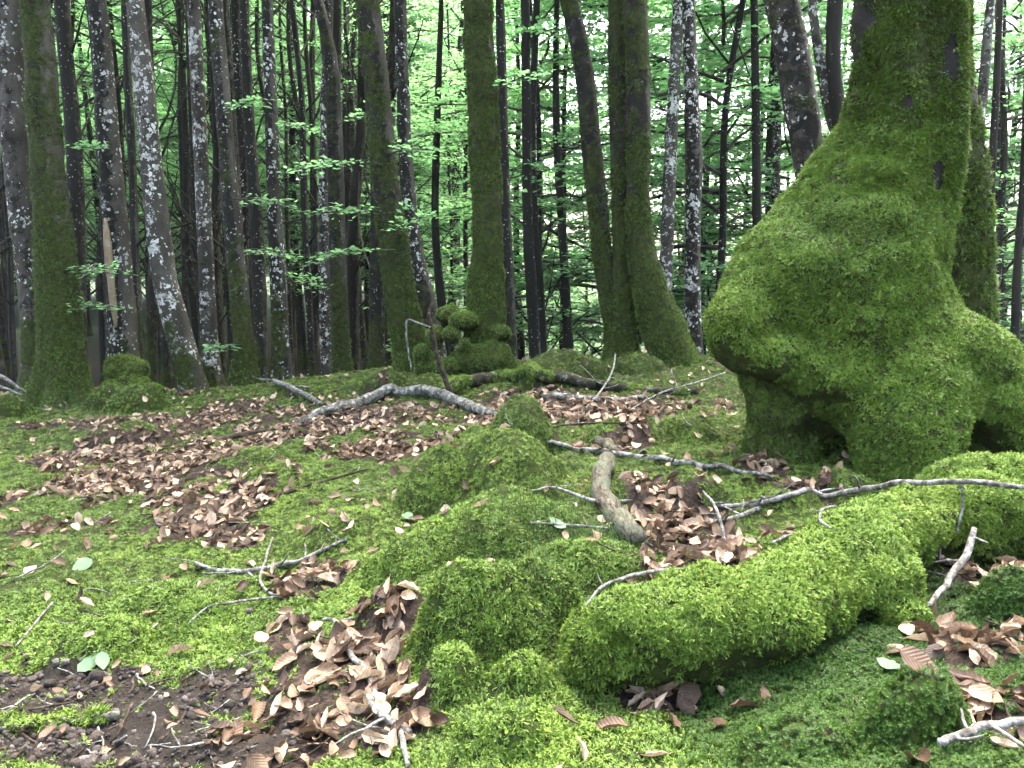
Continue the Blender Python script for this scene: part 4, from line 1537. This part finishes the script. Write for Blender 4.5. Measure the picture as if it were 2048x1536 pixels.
for x, y, cmx, sc in [(7.3, 12.2, CROWNS_LOW[0], 1.0), (8.6, 14.2, CROWNS_BG[1], .95), (9.7, 16.0, CROWNS_BG[3], 1.0), (11.6, 19.0, CROWNS_BG[0], 1.1), (13.6, 22.5, CROWNS_BG[2], 1.15), (10.6, 20.5, CROWNS_LOW[2], 1.1), (15.5, 27.0, CROWNS_BG[4], 1.2)]:
    plant(x, y, BT_SLIM[1], cmx, between('leafy beech', x, y), 'leafy beeches behind the moss hung trunk', sc, .25, .3, .85)


# ---- low leafy branches on the nearer trees
def leafy_branch(idx, Y, p0, p1, n, leaf=.062):
    tree = [o for o in bpy.data.objects if o.get('label') == idx]
    e = tree[0]
    gg = np.random.default_rng(int(p0[0] * 7 + p0[1]))
    a, b = at(p0[0], p0[1], Y), at(p1[0], p1[1], Y - .35)
    root = np.array(e.location)
    mb = MB()
    d = b - a
    L = np.linalg.norm(d)
    mid = (a + b) / 2 + np.array([0, 0, .06 * L])
    pts, rr = resample([a, mid, b], [.008, .006, .003], 8)
    mb.tube(pts - root, rr, 5, 1)
    for t in (.35, .5, .62, .75, .9):
        p = a + d * t + np.array([0, 0, .05 * L])
        for s in (-1, 1):
            dd = d / L * .8 + s * np.array([d[1], -d[0], 0]) / L * .8 + np.array([0, gg.uniform(-.8, .8), gg.normal(0, .12)])
            spray(mb, gg, p - root, dd, L * gg.uniform(.25, .42), n, leaf, .1)
    spray(mb, gg, b - root, d, L * .3, n, leaf, .15)
    obj('leafy_branch', mb.mesh('leafy_branch', [M_LEAF, M_LIMB], False), e)


LB = 'large leaning mossy beech left of the burled one'
MF = 'mossy straight beech with a forked top left of centre'
SG = 'straight dark beech spotted white above a fallen white limb'
SM = 'dark mossy slim beech with spreading foot right of the speckled one'
ST = 'stout moss clad beech beside the grey one at the left edge'
BB = 'mossy beech with knobbly burled base standing on the brow at centre'
GN = 'dark beech with white lichen, bare strip of sapwood and gnarled mossy foot'
TWN = 'thinner dark twin stem at centre'
for a in [(LB, 7.2, (770,330), (610,338), 9), (LB, 7.2, (775,310), (850,300), 7), (LB, 7.2, (785,430), (660,425), 8), (LB, 7.1, (790,500), (655,520), 9), (LB, 7.1, (775,480), (840,435), 7),
          (MF, 8.6, (675,250), (760,230), 7), (SG, 8.0, (545,200), (480,210), 7), (SG, 8.0, (552,250), (610,258), 6), (SM, 7.8, (460,400), (560,412), 7), (SM, 7.8, (470,500), (570,515), 6),
          (ST, 7.4, (130,540), (215,545), 7), (ST, 7.4, (135,615), (210,618), 6), (GN, 7.7, (225,300), (170,295), 6), (BB, 6.8, (985,190), (1060,150), 5), (TWN, 9.9, (1068,300), (1160,270), 8), (TWN, 9.9, (1070,390), (1170,420), 8),
          (MF, 8.6, (680,600), (600,560), 7), (SM, 7.8, (480,690), (430,700), 5)]:
    leafy_branch(*a)

# ================================================================== FALLEN WOOD
def stick(name, label, pix, mat, cat='branch', group=None, lift=0.0, sides=9, twigs=(), seed=0, Y=None, noise=.07, kink=.0, moss=0):
    """pix: (px, py, width px[, extra height m]) laid on the ground along the photo's line"""
    pts, rr = [], []
    for q in pix:
        p = at(q[0], q[1], q[4]) if len(q) > 4 else (ground(q[0], q[1]) if Y is None else at(q[0], q[1], Y))
        r = q[2] / 2 * mpp(q[0], q[1], p[1])
        ex = q[3] if len(q) > 3 else 0.0
        if Y is None:
            p = p + np.array([0, 0, r * .75 + lift + ex])
        pts.append(p); rr.append(r)
    pts = np.array(pts)
    n = max(10, len(pix) * 5)
    P, Rr = resample(pts, rr, n)
    gg = np.random.default_rng(1000 + seed)
    if Y is None:
        # rest on the ground: smooth its height and never sink in
        hz = H(P[:, 0], P[:, 1]) + Rr * .55
        P[:, 2] = np.maximum(P[:, 2], hz)
        for _ in range(2):
            P[1:-1, 2] = .25 * P[:-2, 2] + .5 * P[1:-1, 2] + .25 * P[2:, 2]
        P[:, 2] = np.maximum(P[:, 2], hz - Rr * .4)
    w = gg.normal(0, 1, P.shape) * (np.mean(Rr) * (.16 + kink))
    for _ in range(2):
        w[1:-1] = (w[:-2] + w[1:-1] * 1.5 + w[2:]) / 2.2
    w[0] = w[-1] = 0
    P = P + w
    c = P[len(P) // 2].copy()
    mb = MB()
    mb.tube(P - c, Rr, sides, 0, True, noise, seed)
    for (t, ang, Lp, up) in twigs:
        i = min(int(t * (n - 1)), n - 2)
        d = P[i + 1] - P[i]; d /= np.linalg.norm(d)
        sdv = np.array([d[1], -d[0], 0]); 
        dd = d * math.cos(R(ang)) + sdv * math.sin(R(ang)) + np.array([0, 0, up])
        q = [P[i] - c]
        for s in range(4):
            dd = dd + gg.normal(0, .18, 3)
            q.append(q[-1] + dd / np.linalg.norm(dd) * Lp / 4)
        r_ = Rr[i]
        mb.tube(np.array(q), np.linspace(r_ * .55, max(.0012, r_ * .25), 5), 5, 0, True)
    me = mb.mesh(name, [mat])
    if moss:
        e = empty(name, c)
        obj('wood', me, e)
        V, Fc = tube(P, Rr, sides, False, noise, seed)
        moss_on('moss', V - c, to_quads(Fc), moss, (.016, .03), lambda Q, N: .6 + .2 * N[:, 2] + .2 * fbm(Q, 8, 9, 2) + rng.normal(0, .1, len(Q)), e, 'mossfar', .4,
                lambda Q, N: (N[:, 2] > -.25) & (fbm(Q, 5, 6 + seed, 2) > -.18 + .4 * (Q[:, 0] > .25)))
        o = e
    else:
        o = obj(name, me, None, c)
    return tag(o, label, cat, group)


stick('fallen_branch', 'long pale lichened branch arching over leaf litter left of centre', [(592,852,15),(640,836,20),(700,816,22),(770,800,22),(830,793,23),(870,796,24),(905,808,24),(945,824,22),(988,836,18)], M_BRANCH, twigs=[(.1,50,.15,.1),(.55,-60,.12,-.1),(.3,-40,.2,.0)], seed=1)
stick('fallen_log', 'mossy dark log lying below the burled beech', [(878,800,18),(905,784,24),(950,772,26),(1010,764,26),(1080,768,26),(1150,776,24),(1210,782,22),(1290,786,19),(1395,790,15)], M_LOG, 'log', twigs=[(.35,-70,.22,-.3),(.72,60,.2,.3)], seed=2, moss=6500)
stick('fallen_branch', 'pale lichened branch lying behind the right half of the mossy log', [(1085,800,14),(1150,804,16),(1230,806,15),(1290,800,12)], M_BRANCH, seed=3)
stick('fallen_branch', 'thin dark branch continuing leftward from the pale arching one', [(380,890,8),(440,884,11),(500,872,11),(550,862,10),(596,850,10)], M_DARKTWIG, twigs=[(.2,60,.15,.0),(.7,-40,.2,.1)], seed=4)
stick('fallen_branch', 'dark thin twig line running left of the leaf patch', [(165,898,5),(230,912,6),(300,925,6),(380,892,6)], M_DARKTWIG, seed=5)
stick('upright_dead_branch', 'dark bare branch standing upright before the burled beech', [(902,792,12),(893,765,11),(883,735,10),(872,705,9),(864,660,8),(860,620,6),(866,604,4)], M_DARKTWIG, Y=5.75, twigs=[(.55,0,.14,.2),(.78,0,.12,.1),(.42,0,.10,.2)], seed=6)
stick('dead_twig', 'pale forked dead twig hanging left of the upright branch', [(862,655,4),(840,648,4),(815,640,4),(812,665,4),(816,700,3.5),(822,740,3)], M_TWIG, 'twig', Y=5.72, seed=7)
stick('fallen_branch', 'knotty lichened branch across the hollow above the rotten wood', [(1095,893,8),(1140,902,11),(1200,908,13),(1260,914,12),(1310,920,12),(1370,930,12),(1430,944,11),(1500,952,9),(1545,960,7)], M_BRANCH, lift=.006, twigs=[(.2,70,.08,.4),(.45,-60,.08,.5),(.6,60,.06,.6)], seed=8, kink=.25)
stick('rotten_wood', 'weathered grey barkless stick leaning in the leafy hollow', [(1212,935,34),(1212,965,38),(1212,1005,40),(1224,1035,44),(1250,1070,46),(1278,1098,38)], M_DRIFT, 'wood', lift=.0, noise=.12, seed=9, sides=14)
stick('rotten_wood', 'short pale chunk of rotten wood behind the knotty branch', [(1196,884,20),(1212,898,22),(1226,912,18)], M_DRIFT, 'wood', noise=.2, seed=10, sides=12)
stick('fallen_branch', 'stout grey stick leaning on the foot of the great beech', [(1720,862,13,.06),(1760,880,16,.05),(1810,898,17,.03),(1860,915,17,.02),(1915,934,15)], M_BRANCH, twigs=[(.3,-60,.06,.4)], seed=11)
stick('fallen_branch', 'long thin lichened branch running behind the thick root to the right edge', [(1440,1030,8),(1500,1014,11),(1570,1004,12),(1640,996,12,0,2.95),(1720,984,12,0,2.72),(1800,972,11,0,2.48),(1880,970,11,0,2.30),(1960,974,11,0,2.22),(2070,978,10,0,2.18)], M_TWIG, twigs=[(.12,60,.14,.2),(.3,-50,.12,.4),(.5,70,.1,.6),(.68,-60,.12,.2)], seed=12, kink=.1)
stick('fallen_branch', 'grey branch joining the long thin one in the hollow', [(1335,1052,7),(1390,1050,9),(1450,1044,10),(1520,1020,10)], M_TWIG, twigs=[(.4,60,.12,.2),(.7,-60,.12,.2)], seed=13)
stick('fallen_branch', 'dead stick propped against the root at the right', [(1948,1068,11,0,2.24),(1938,1105,14,0,2.2),(1920,1145,15,0,2.14),(1890,1185,13,0,2.06),(1855,1222,9,0,1.96)], M_TWIG, lift=.01, twigs=[(.35,60,.07,.2),(.1,-40,.05,.4)], seed=14)
stick('dead_twig', 'thin curved twig lying on moss left of the propped stick', [(1848,1030,5,0,2.28),(1852,1060,6,0,2.27),(1862,1085,7,0,2.26),(1876,1100,6,0,2.26),(1880,1130,4,0,2.25)], M_TWIG, 'twig', lift=.01, twigs=[(.55,60,.05,.2)], seed=15)
stick('dead_twig', 'thin straight twig hanging over the mossy lump at right', [(1918,975,5,0,2.24),(1924,1005,5,0,2.24),(1922,1045,5,0,2.24),(1914,1080,4,0,2.24)], M_TWIG, 'twig', lift=.02, seed=16)
stick('fallen_branch', 'pale grey stick at the lower right corner', [(1876,1524,16,.02),(1915,1510,18,.02),(1965,1496,19,.02),(2010,1490,18,.02),(2070,1484,17,.02)], M_TWIG, lift=.012, twigs=[(.35,-70,.05,.5),(.6,60,.16,.0),(.15,30,.06,.3)], seed=17, kink=.1)
stick('fallen_branch', 'crooked pale stick running down through leaves at lower centre left', [(640,1250,5),(678,1250,11),(686,1285,12),(700,1320,12),(728,1352,13),(742,1390,13),(750,1425,13),(782,1460,14),(822,1474,11)], M_TWIG, lift=.008, twigs=[(.12,-60,.08,.3),(.92,70,.16,.0)], seed=18, kink=.3)
stick('dead_twig', 'short pale twig dropping to the bottom edge from the crooked stick', [(800,1466,12),(806,1500,12),(816,1545,11)], M_TWIG, 'twig', lift=.006, seed=19)
stick('fallen_branch', 'slim spotted branch curving across moss at left centre', [(390,1132,7),(430,1146,9),(480,1152,10),(530,1146,10),(590,1132,10),(640,1110,8),(695,1085,6)], M_TWIG, lift=.008, twigs=[(.42,70,.18,.05),(.6,60,.15,.1),(.75,-50,.1,.1)], seed=20, kink=.1)
stick('dead_twig', 'wiry grey twig below the slim spotted branch', [(545,1080,4),(530,1130,5),(520,1165,6),(545,1195,5),(590,1192,3)], M_TWIG, 'twig', lift=.006, seed=21)
stick('dead_twig', 'pale forked twig lying left of the flat grey stone', [(370,1258,3),(410,1225,5),(455,1212,5),(520,1202,5),(575,1198,4)], M_TWIG, 'twig', lift=.006, twigs=[(.25,-50,.1,.0)], seed=22)
stick('fallen_branch', 'dark mossy stick in the gravel at lower left', [(-20,1468,10),(60,1462,13),(130,1452,15),(190,1444,17),(235,1442,18)], M_BRANCH, lift=.006, seed=23, moss=250)
stick('dead_twig', 'thin bent twig on moss near the left edge', [(30,1300,3),(62,1262,4),(105,1210,4)], M_TWIG, 'twig', lift=.006, twigs=[(.5,-90,.1,.0)], seed=24)
stick('fallen_branch', 'dark stick lying in the litter below the slanting leaf patch', [(428,1088,9),(460,1050,11),(500,1028,12),(550,998,10),(640,965,6),(740,940,4)], M_DARKTWIG, twigs=[(.2,60,.1,.1),(.6,-50,.1,.1)], seed=25)
stick('fallen_branch', 'white lichened limb lying at the foot of the straight spotted beech', [(548,772,10,.03),(580,784,12,.02),(610,798,12,.01),(645,812,9)], M_BRANCH, twigs=[(.1,80,.2,.5),(.5,-50,.25,.1)], seed=26)
stick('fallen_branch', 'bare white branch poking in at the left edge', [(-30,738,12),(0,752,9),(25,768,7),(52,784,4)], M_TWIG, Y=6.9, seed=27, twigs=[(.3,0,.15,-.1)])
stick('fallen_branch', 'second white branch poking in low at the left edge', [(-30,762,9),(5,776,7),(45,790,4)], M_TWIG, Y=6.8, seed=28)
stick('dead_twig', 'branching grey twig crossing the weathered stick', [(1062,1000,4),(1110,992,5),(1150,1008,7),(1185,1020,8),(1230,1022,7),(1262,1018,4)], M_TWIG, 'twig', lift=.03, twigs=[(.35,-30,.12,.0),(.5,30,.1,.1)], seed=29)
stick('dead_twig', 'pale thin twig on moss above the grassy lump', [(1060,1060,4),(1110,1062,6),(1160,1066,6),(1215,1070,5)], M_TWIG, 'twig', lift=.02, seed=30)
stick('dead_twig', 'curved twig rising over the near end of the thick root', [(1172,1225,4,0,1.80),(1192,1195,6,0,1.83),(1225,1175,7,0,1.88),(1275,1160,8,0,1.95),(1340,1152,9,0,2.02),(1410,1152,7,0,2.08)], M_TWIG, 'twig', lift=.012, twigs=[(.2,-60,.04,.1),(.75,60,.04,.3)], seed=31)
stick('dead_twig', 'crooked twig standing in the leaves of the hollow', [(1405,1015,4,.05),(1425,1035,6,.04),(1440,1060,7,.02),(1452,1095,5,.01)], M_TWIG, 'twig', lift=.01, twigs=[(.55,60,.1,.2),(.3,-70,.06,.3)], seed=32)
stick('dead_twig', 'grey forked twig on the crest of the thick root', [(1668,1028,5,0,2.26),(1645,1035,6,0,2.2),(1640,1058,6,0,2.12),(1662,1075,6,0,2.08)], M_TWIG, 'twig', lift=.02, twigs=[(.5,60,.03,.3)], seed=33)
stick('dead_twig', 'pale forked twig by the hollow side of the root', [(1545,1100,5),(1568,1090,7),(1592,1080,6)], M_TWIG, 'twig', lift=.02, twigs=[(.5,40,.04,.2)], seed=34)
stick('dead_twig', 'fan of thin twigs lying over the right end of the mossy log', [(1150,845,3),(1200,800,4,.04),(1225,765,4,.08),(1230,740,3,.12)], M_TWIG, 'twig', lift=.01, twigs=[(.3,60,.2,.2),(.5,-60,.25,.2),(.6,40,.2,.1),(.45,80,.3,.2)], seed=35)
stick('dead_twig', 'slender pale twig slanting over moss right of the mossy log', [(1250,830,3),(1320,800,4,.03),(1400,778,4,.04),(1450,762,3,.05)], M_TWIG, 'twig', lift=.01, twigs=[(.3,50,.25,.1),(.6,-40,.2,.2)], seed=36)
stick('dead_twig', 'thin dark twig on the moss in front of the great beech', [(1050,862,3),(1120,858,4),(1200,850,4),(1300,852,3)], M_DARKTWIG, 'twig', lift=.01, seed=37)

# small twigs strewn about: one mesh each for a few shapes, laid at random
TWIGM = []
for i in range(8):
    gg = np.random.default_rng(1200 + i)
    mb = MB()
    L = gg.uniform(.10, .2)
    pts = [np.array([-L / 2, 0, 0.0])]
    d = np.array([1.0, 0, 0])
    for s in range(6):
        d = d + np.array([0, gg.normal(0, .25), gg.normal(0, .07)]); d /= np.linalg.norm(d)
        pts.append(pts[-1] + d * L / 6)
    pts = np.array(pts)
    mb.tube(pts, np.linspace(.0032, .0014, 7), 5, 0, True, .2, i)
    if i % 2:
        q = [pts[3]]
        d = np.array([.6, .8 * (-1) ** i, .15])
        for s in range(3):
            d = d + gg.normal(0, .2, 3)
            q.append(q[-1] + d / np.linalg.norm(d) * L * .14)
        mb.tube(np.array(q), np.linspace(.002, .001, 4), 4, 0)
    TWIGM.append([mb.mesh('twig', [m]) for m in (M_TWIG, M_DARKTWIG)])
ZONES = [((0, 1330, 480, 1530), 34, 'small bare twig lying on the gravel at lower left', 'small twigs on the gravel'),
         ((1230, 985, 1560, 1130), 22, 'small bare twig among leaves in the hollow behind the root', 'small twigs in the hollow'),
         ((120, 880, 780, 1080), 30, 'small bare twig on the leafy slope at left', 'small twigs on the left slope'),
         ((0, 1050, 480, 1320), 14, 'small bare twig on the moss carpet at left', 'small twigs on the left moss'),
         ((480, 1150, 840, 1530), 16, 'small bare twig among the pale leaves at lower centre left', 'small twigs among pale leaves'),
         ((700, 780, 1450, 860), 30, 'small bare twig on the litter around the fallen log', 'small twigs round the log'),
         ((1700, 1120, 2040, 1500), 8, 'small bare twig on dark moss at lower right', 'small twigs at lower right')]
gt = np.random.default_rng(77)
for (x0, y0, x1, y1), n, lab, grp in ZONES:
    for k in range(n):
        p = ground(gt.uniform(x0, x1), gt.uniform(y0, y1))
        nn = gnorm(np.array([p[0]]), np.array([p[1]]), .05)[0]
        me = TWIGM[gt.integers(0, 8)][int(gt.random() < .4)]
        o = obj('twig', me, None, p + np.array([0, 0, .006]))
        q = Vector(nn).to_track_quat('Z', 'Y') @ Matrix.Rotation(gt.uniform(0, 6.28), 4, 'Z').to_quaternion() @ Matrix.Rotation(gt.normal(0, .12), 4, 'Y').to_quaternion()
        o.rotation_euler = q.to_euler()
        s = gt.uniform(.6, 1.25)
        o.scale = (s, s, s)
        tag(o, lab, 'twig', grp)

# ================================================================== LEAF LITTER
def dead_leaf_mesh(seed, mat, flat=False, name='leaf'):
    g = np.random.default_rng(seed)
    L, W = .074, .046
    nu, nv = 6, 4
    cu = g.uniform(-6, 16) * (0.3 if flat else 1)
    cv = g.uniform(-40, 75) * (0.3 if flat else 1)
    tw = g.uniform(-.5, .5) * (0.3 if flat else 1)
    ph = g.uniform(0, 6)
    V, Fc = [], []
    for i in range(nu + 1):
        t = i / nu
        w = W / 2 * (math.sin(math.pi * t ** .8) ** .75 if 0 < t < 1 else .03)
        for j in range(nv + 1):
            s = -1 + 2 * j / nv
            x = (t - .5) * L
            y = s * w * (1 + .06 * math.sin(t * 22 + ph))
            z = 0
            # curl across
            if abs(cv) > 1:
                rr = 1 / cv
                a = y / rr
                y, z = rr * math.sin(a), rr * (1 - math.cos(a))
            z += cu * x * x * .5 + .0016 * math.sin(t * 20 + ph) * abs(s) - .002 * (1 - abs(s))
            a = tw * (t - .5) * 2
            y, z = y * math.cos(a) - z * math.sin(a), y * math.sin(a) + z * math.cos(a)
            V.append((x, y, z))
    for i in range(nu):
        for j in range(nv):
            a = i * (nv + 1) + j
            Fc.append((a, a + nv + 1, a + nv + 2, a + 1))
    V = np.array(V)
    # the stalk
    x0 = -L / 2
    st = np.array([[x0 + .002, 0, V[2][2]], [x0 - .006, .001, V[2][2] - .001], [x0 - .013, .002, V[2][2] + .001]])
    mb = MB()
    mb.add(V, Fc)
    mb.tube(st, [.0009, .0008, .0007], 3, 0, False)
    return mb.mesh(name, [mat])


DEAD = [dead_leaf_mesh(1300 + i, M_DEAD) for i in range(12)]
proto('dead', DEAD)


def litter_points(n, y0, y1, p_litter, p_moss):
    x, y = frustum_points(n, y0, y1, .80)
    lit, gra = masks(x, y)
    pr = p_moss + (p_litter - p_moss) * sstep(.15, .95, lit) * (.35 + .9 * sstep(-.4, .3, fbm(xy3(x, y), 9, 66, 2)))
    pr = np.where(gra > .5, pr * .45 + .10, pr)
    k = rng.random(n) < pr
    return x[k], y[k]


xs, ys = [], []
for (n, a, b, pl, pm) in [(6500, 1.0, 2.7, .85, .022), (21000, 2.7, 5.2, .75, .026), (30000, 5.2, 9.0, .6, .03)]:
    x_, y_ = litter_points(n, a, b, pl, pm)
    xs.append(x_); ys.append(y_)
lx, ly = np.concatenate(xs), np.concatenate(ys)
lz = H(lx, ly) + rng.uniform(.006, .026, len(lx))
LP = np.stack([lx, ly, lz], 1)
LN = gnorm(lx, ly, .06)
LZ = LN + rng.normal(0, .55, LN.shape)
LR = eulers(LZ, rng.uniform(0, 6.28, len(lx)))
LS = rng.uniform(.42, .98, len(lx)) * np.where((ly < 2.3), 1.15, 1.0) * np.where(masks(lx, ly)[1] > .4, .62, 1.0)
px, py, dd = project(LP)
inview = (px > 0) & (px < 2048) & (py < 1536) & (py > 600)
order = np.argsort(np.where(inview, dd / LS, 1e9))
solo = order[:290]


LZ_ = [(1780, 1300, 2100, 1600, 'dry beech leaf in the brown pile at the lower right corner'), (1780, 600, 2100, 1300, 'dry beech leaf lying under the mossy lump at right'),
       (1380, 600, 1780, 1180, 'curled brown beech leaf in the right half of the leafy hollow'), (1180, 600, 1380, 1180, 'curled brown beech leaf beside the weathered barkless stick'),
       (1500, 1180, 1780, 1600, 'dry beech leaf lying on dark starry moss'), (1180, 1180, 1500, 1600, 'dry beech leaf in the shade under the thick root'),
       (1000, 1200, 1180, 1600, 'dry beech leaf in the nook left of the root end'), (830, 1200, 1000, 1600, 'dry beech leaf on moss at the bottom centre'), (830, 600, 1180, 1200, 'dry beech leaf caught on the mossy mounds at centre'),
       (690, 1330, 830, 1600, 'pale dry beech leaf right of the crooked stick'), (560, 1380, 690, 1600, 'pale dry beech leaf at the bottom of the drift left of the crooked stick'), (560, 1240, 690, 1380, 'pale dry beech leaf in the middle of the drift left of the crooked stick'),
       (440, 1380, 560, 1600, 'pale dry beech leaf where the drift meets the gravel'), (440, 1240, 560, 1380, 'pale dry beech leaf on moss above the drift'), (440, 600, 830, 1240, 'pale dry beech leaf near the slim spotted branch'),
       (200, 1300, 440, 1600, 'dry beech leaf on the right half of the gravel'), (-50, 1300, 200, 1600, 'dry beech leaf on the left half of the gravel'), (-50, 600, 440, 1300, 'dry beech leaf on the moss carpet at left')]


def leaf_label(px, py):
    for a, b, c, d, t in LZ_:
        if a <= px < c and b <= py < d:
            return t, 'leaves: ' + t[:40]
    return 'dry beech leaf on the forest floor', 'leaves'


for i in solo:
    o = obj('beech_leaf', DEAD[int(rng.integers(0, 12))], None, LP[i])
    o.rotation_euler = LR[i]
    s = LS[i]
    o.scale = (s, s, s)
    lab, grp = leaf_label(px[i], py[i])
    tag(o, lab, 'leaf', grp)
rest = np.ones(len(lx), bool)
rest[solo] = False
tag(scatter('leaf_litter', 'dead', LP[rest], LR[rest], LS[rest], rng.random(rest.sum())), 'brown beech leaf litter strewn over the forest floor', 'leaf litter')

FRESH = dead_leaf_mesh(1399, M_FRESH, True)
for (a, b, s, lab) in [(165,1140,1.1,'fresh green leaf lying on moss at left centre'), (180,1338,1.0,'upright green leaf on moss above the gravel'), (206,1336,.8,'folded green leaf right of the upright one'),
                       (816,1042,1.0,'pale green leaf on the mossy slope left of the grass'), (455,972,1.0,'green leaf among litter on the left slope'), (1775,1345,.8,'small green leaf on dark moss at lower right'), (1115,1058,.9,'green leaf left of the weathered stick')]:
    p = ground(a, b)
    nn = gnorm(np.array([p[0]]), np.array([p[1]]), .05)[0] + rng.normal(0, .25, 3)
    o = obj('green_leaf', FRESH, None, p + np.array([0, 0, .022]))
    o.rotation_euler = eulers(np.array([nn]), rng.uniform(0, 6.28, 1))[0]
    o.scale = (s, s, s)
    tag(o, lab, 'leaf')

# ================================================================== STONES
def stone_mesh(seed):
    g = np.random.default_rng(seed)
    f = lambda P: np.max(np.stack([np.abs(P @ d) - r for d, r in planes]), 0)
    planes = []
    for k in range(7):
        d = g.normal(0, 1, 3); d /= np.linalg.norm(d)
        planes.append((d, g.uniform(.40, .80)))
    planes.append((np.array([0, 0, 1.0]), g.uniform(.4, .6)))
    import bmesh
    bm = bmesh.new()
    bmesh.ops.create_icosphere(bm, subdivisions=2, radius=1)
    V = np.array([v.co[:] for v in bm.verts])
    Fc = [tuple(v.index for v in fc.verts) for fc in bm.faces]
    bm.free()
    s = np.min(np.stack([r / np.maximum(1e-3, np.abs(V @ d)) for d, r in planes]), 0)
    V = V * np.minimum(s, 1.05)[:, None] * (1 + .06 * vnoise(V, 2.5, seed))[:, None] * np.array([1, g.uniform(.65, .95), 1])
    return mesh_from('stone', V, np.array(Fc), M_STONE, False)


STONES = [stone_mesh(1500 + i) for i in range(6)]
proto('stone', STONES)
gs = np.random.default_rng(31)
for (a, b, w, lab) in [(100,1372,44,'largest dark stone in the gravel at lower left'), (66,1362,30,'dark stone left of the largest one'), (120,1402,36,'flat stone just below the largest one'), (190,1480,44,'angular stone below the mossy stick'),
                       (80,1510,48,'grey stone at the bottom left'), (497,1226,34,'flat grey stone on moss left of centre'), (775,1475,44,'brown stone beside the end of the crooked stick'), (1302,1422,40,'grey stone in the shadow under the root'),
                       (30,1520,40,'stone at the bottom left corner'), (170,1525,46,'dark stone at the bottom edge among gravel'), (185,1164,14,'white pebble on moss beside a green leaf'), (10,1290,20,'grey stone at the left edge of the moss')]:
    p = ground(a, b)
    o = obj('stone', STONES[int(gs.integers(0, 6))], None, p)
    s = w / 2 * mpp(a, b, p[1])
    o.scale = (s, s, s * .8)
    o.rotation_euler = (gs.normal(0, .2), gs.normal(0, .2), gs.uniform(0, 6.28))
    o.location.z += s * .25
    tag(o, lab, 'stone')
x, y = frustum_points(60000, 1.1, 2.6)
_, gra = masks(x, y)
k = rng.random(len(x)) < gra * .42 * (.25 + 1.2 * sstep(-.2, .4, fbm(xy3(x, y), 8, 68, 2)))
x, y = x[k], y[k]
sz = rng.gamma(1.3, .0036, len(x)) + .0025
P = np.stack([x, y, H(x, y) + sz * .2], 1)
qx, qy, qd = project(P)
ordr = np.argsort(-np.where((qx > 0) & (qx < 2048) & (qy < 1536), sz / qd, 0))
rot = np.stack([rng.normal(0, .4, len(x)), rng.normal(0, .4, len(x)), rng.uniform(0, 6.28, len(x))], 1)
for i in ordr[:110]:
    o = obj('pebble', STONES[int(gs.integers(0, 6))], None, P[i])
    o.scale = (sz[i],) * 3
    o.rotation_euler = rot[i]
    tag(o, 'small rough stone of the gravel patch at lower left', 'stone', 'stones of the gravel patch')
rs = np.ones(len(x), bool); rs[ordr[:110]] = False
tag(scatter('gravel', 'stone', P[rs], rot[rs], sz[rs], rng.random(rs.sum())), 'fine dark gravel of the path edge at lower left', 'gravel')

# ================================================================== GRASS
def grass(name, label, px, py, n, hgt, spread, seed):
    g = np.random.default_rng(seed)
    c = ground(px, py)
    V, Fc = [], []
    for k in range(n):
        x, y = c[0] + g.normal(0, spread), c[1] + g.normal(0, spread * .8)
        z = Hs(x, y)
        h_ = hgt * g.uniform(.5, 1.2)
        az = g.uniform(0, 6.28)
        ln = g.uniform(.15, .9)
        w = .0011
        sd_ = np.array([-math.sin(az), math.cos(az), 0]) * w
        b = np.array([x, y, z])
        i0 = len(V)
        for s in range(6):
            t = s / 5
            p = b + np.array([math.cos(az) * ln * h_ * t * t, math.sin(az) * ln * h_ * t * t, h_ * t * (1 - .35 * ln * t)])
            V.append(p - c - sd_ * (1 - t)); V.append(p - c + sd_ * (1 - t))
        for s in range(5):
            a = i0 + 2 * s
            Fc.append((a, a + 1, a + 3, a + 2))
    o = obj(name, mesh_from(name, np.array(V), np.array(Fc), M_GRASS, False), None, c)
    return tag(o, label, 'grass', kind='stuff')


grass('fine_grass', 'wispy grass growing on the mossy lump left of the hollow', 1180, 1075, 260, .10, .10, 1)
grass('fine_grass', 'thin grass on the mossy mound above the root', 1040, 1020, 170, .08, .12, 2)
grass('fine_grass', 'short grass hanging over the recess left of the root', 1120, 1150, 120, .07, .08, 3)
grass('fine_grass', 'tall pale grass blades beside the weathered stick', 1250, 1040, 14, .20, .07, 4)
grass('fine_grass', 'grass tuft at the foot of the stout moss clad beech', 140, 815, 160, .22, .14, 5)
grass('fine_grass', 'fine grass in the moss at the bottom centre', 950, 1450, 160, .05, .09, 6)


# ================================================================== AIR
hz, hnt = new_mat('pale_air')
kh = NT(hnt)
pv = kh.n('ShaderNodeVolumePrincipled')
pv.inputs['Color'].default_value = (.92, .96, .97, 1)
pv.inputs['Density'].default_value = .0005
pv.inputs['Anisotropy'].default_value = .2
ho = kh.n('ShaderNodeOutputMaterial')
kh.l(pv.outputs[0], ho.inputs['Volume'])
zlo, zhi = float(GV[:, 2].min()) - 1.0, 30.0
bx = np.array([(x, y, z) for x in (gx[0] - 2, gx[-1] + 2) for y in (gy[0] - 2, gy[-1] + 2) for z in (zlo, zhi)])
hb = obj('haze', mesh_from('haze', bx, np.array([(0, 1, 3, 2), (4, 6, 7, 5), (0, 4, 5, 1), (2, 3, 7, 6), (0, 2, 6, 4), (1, 5, 7, 3)]), hz, False))
tag(hb, 'thin pale haze paling the far trees of the wood', 'haze', kind='stuff')
cy.volume_bounces = 0
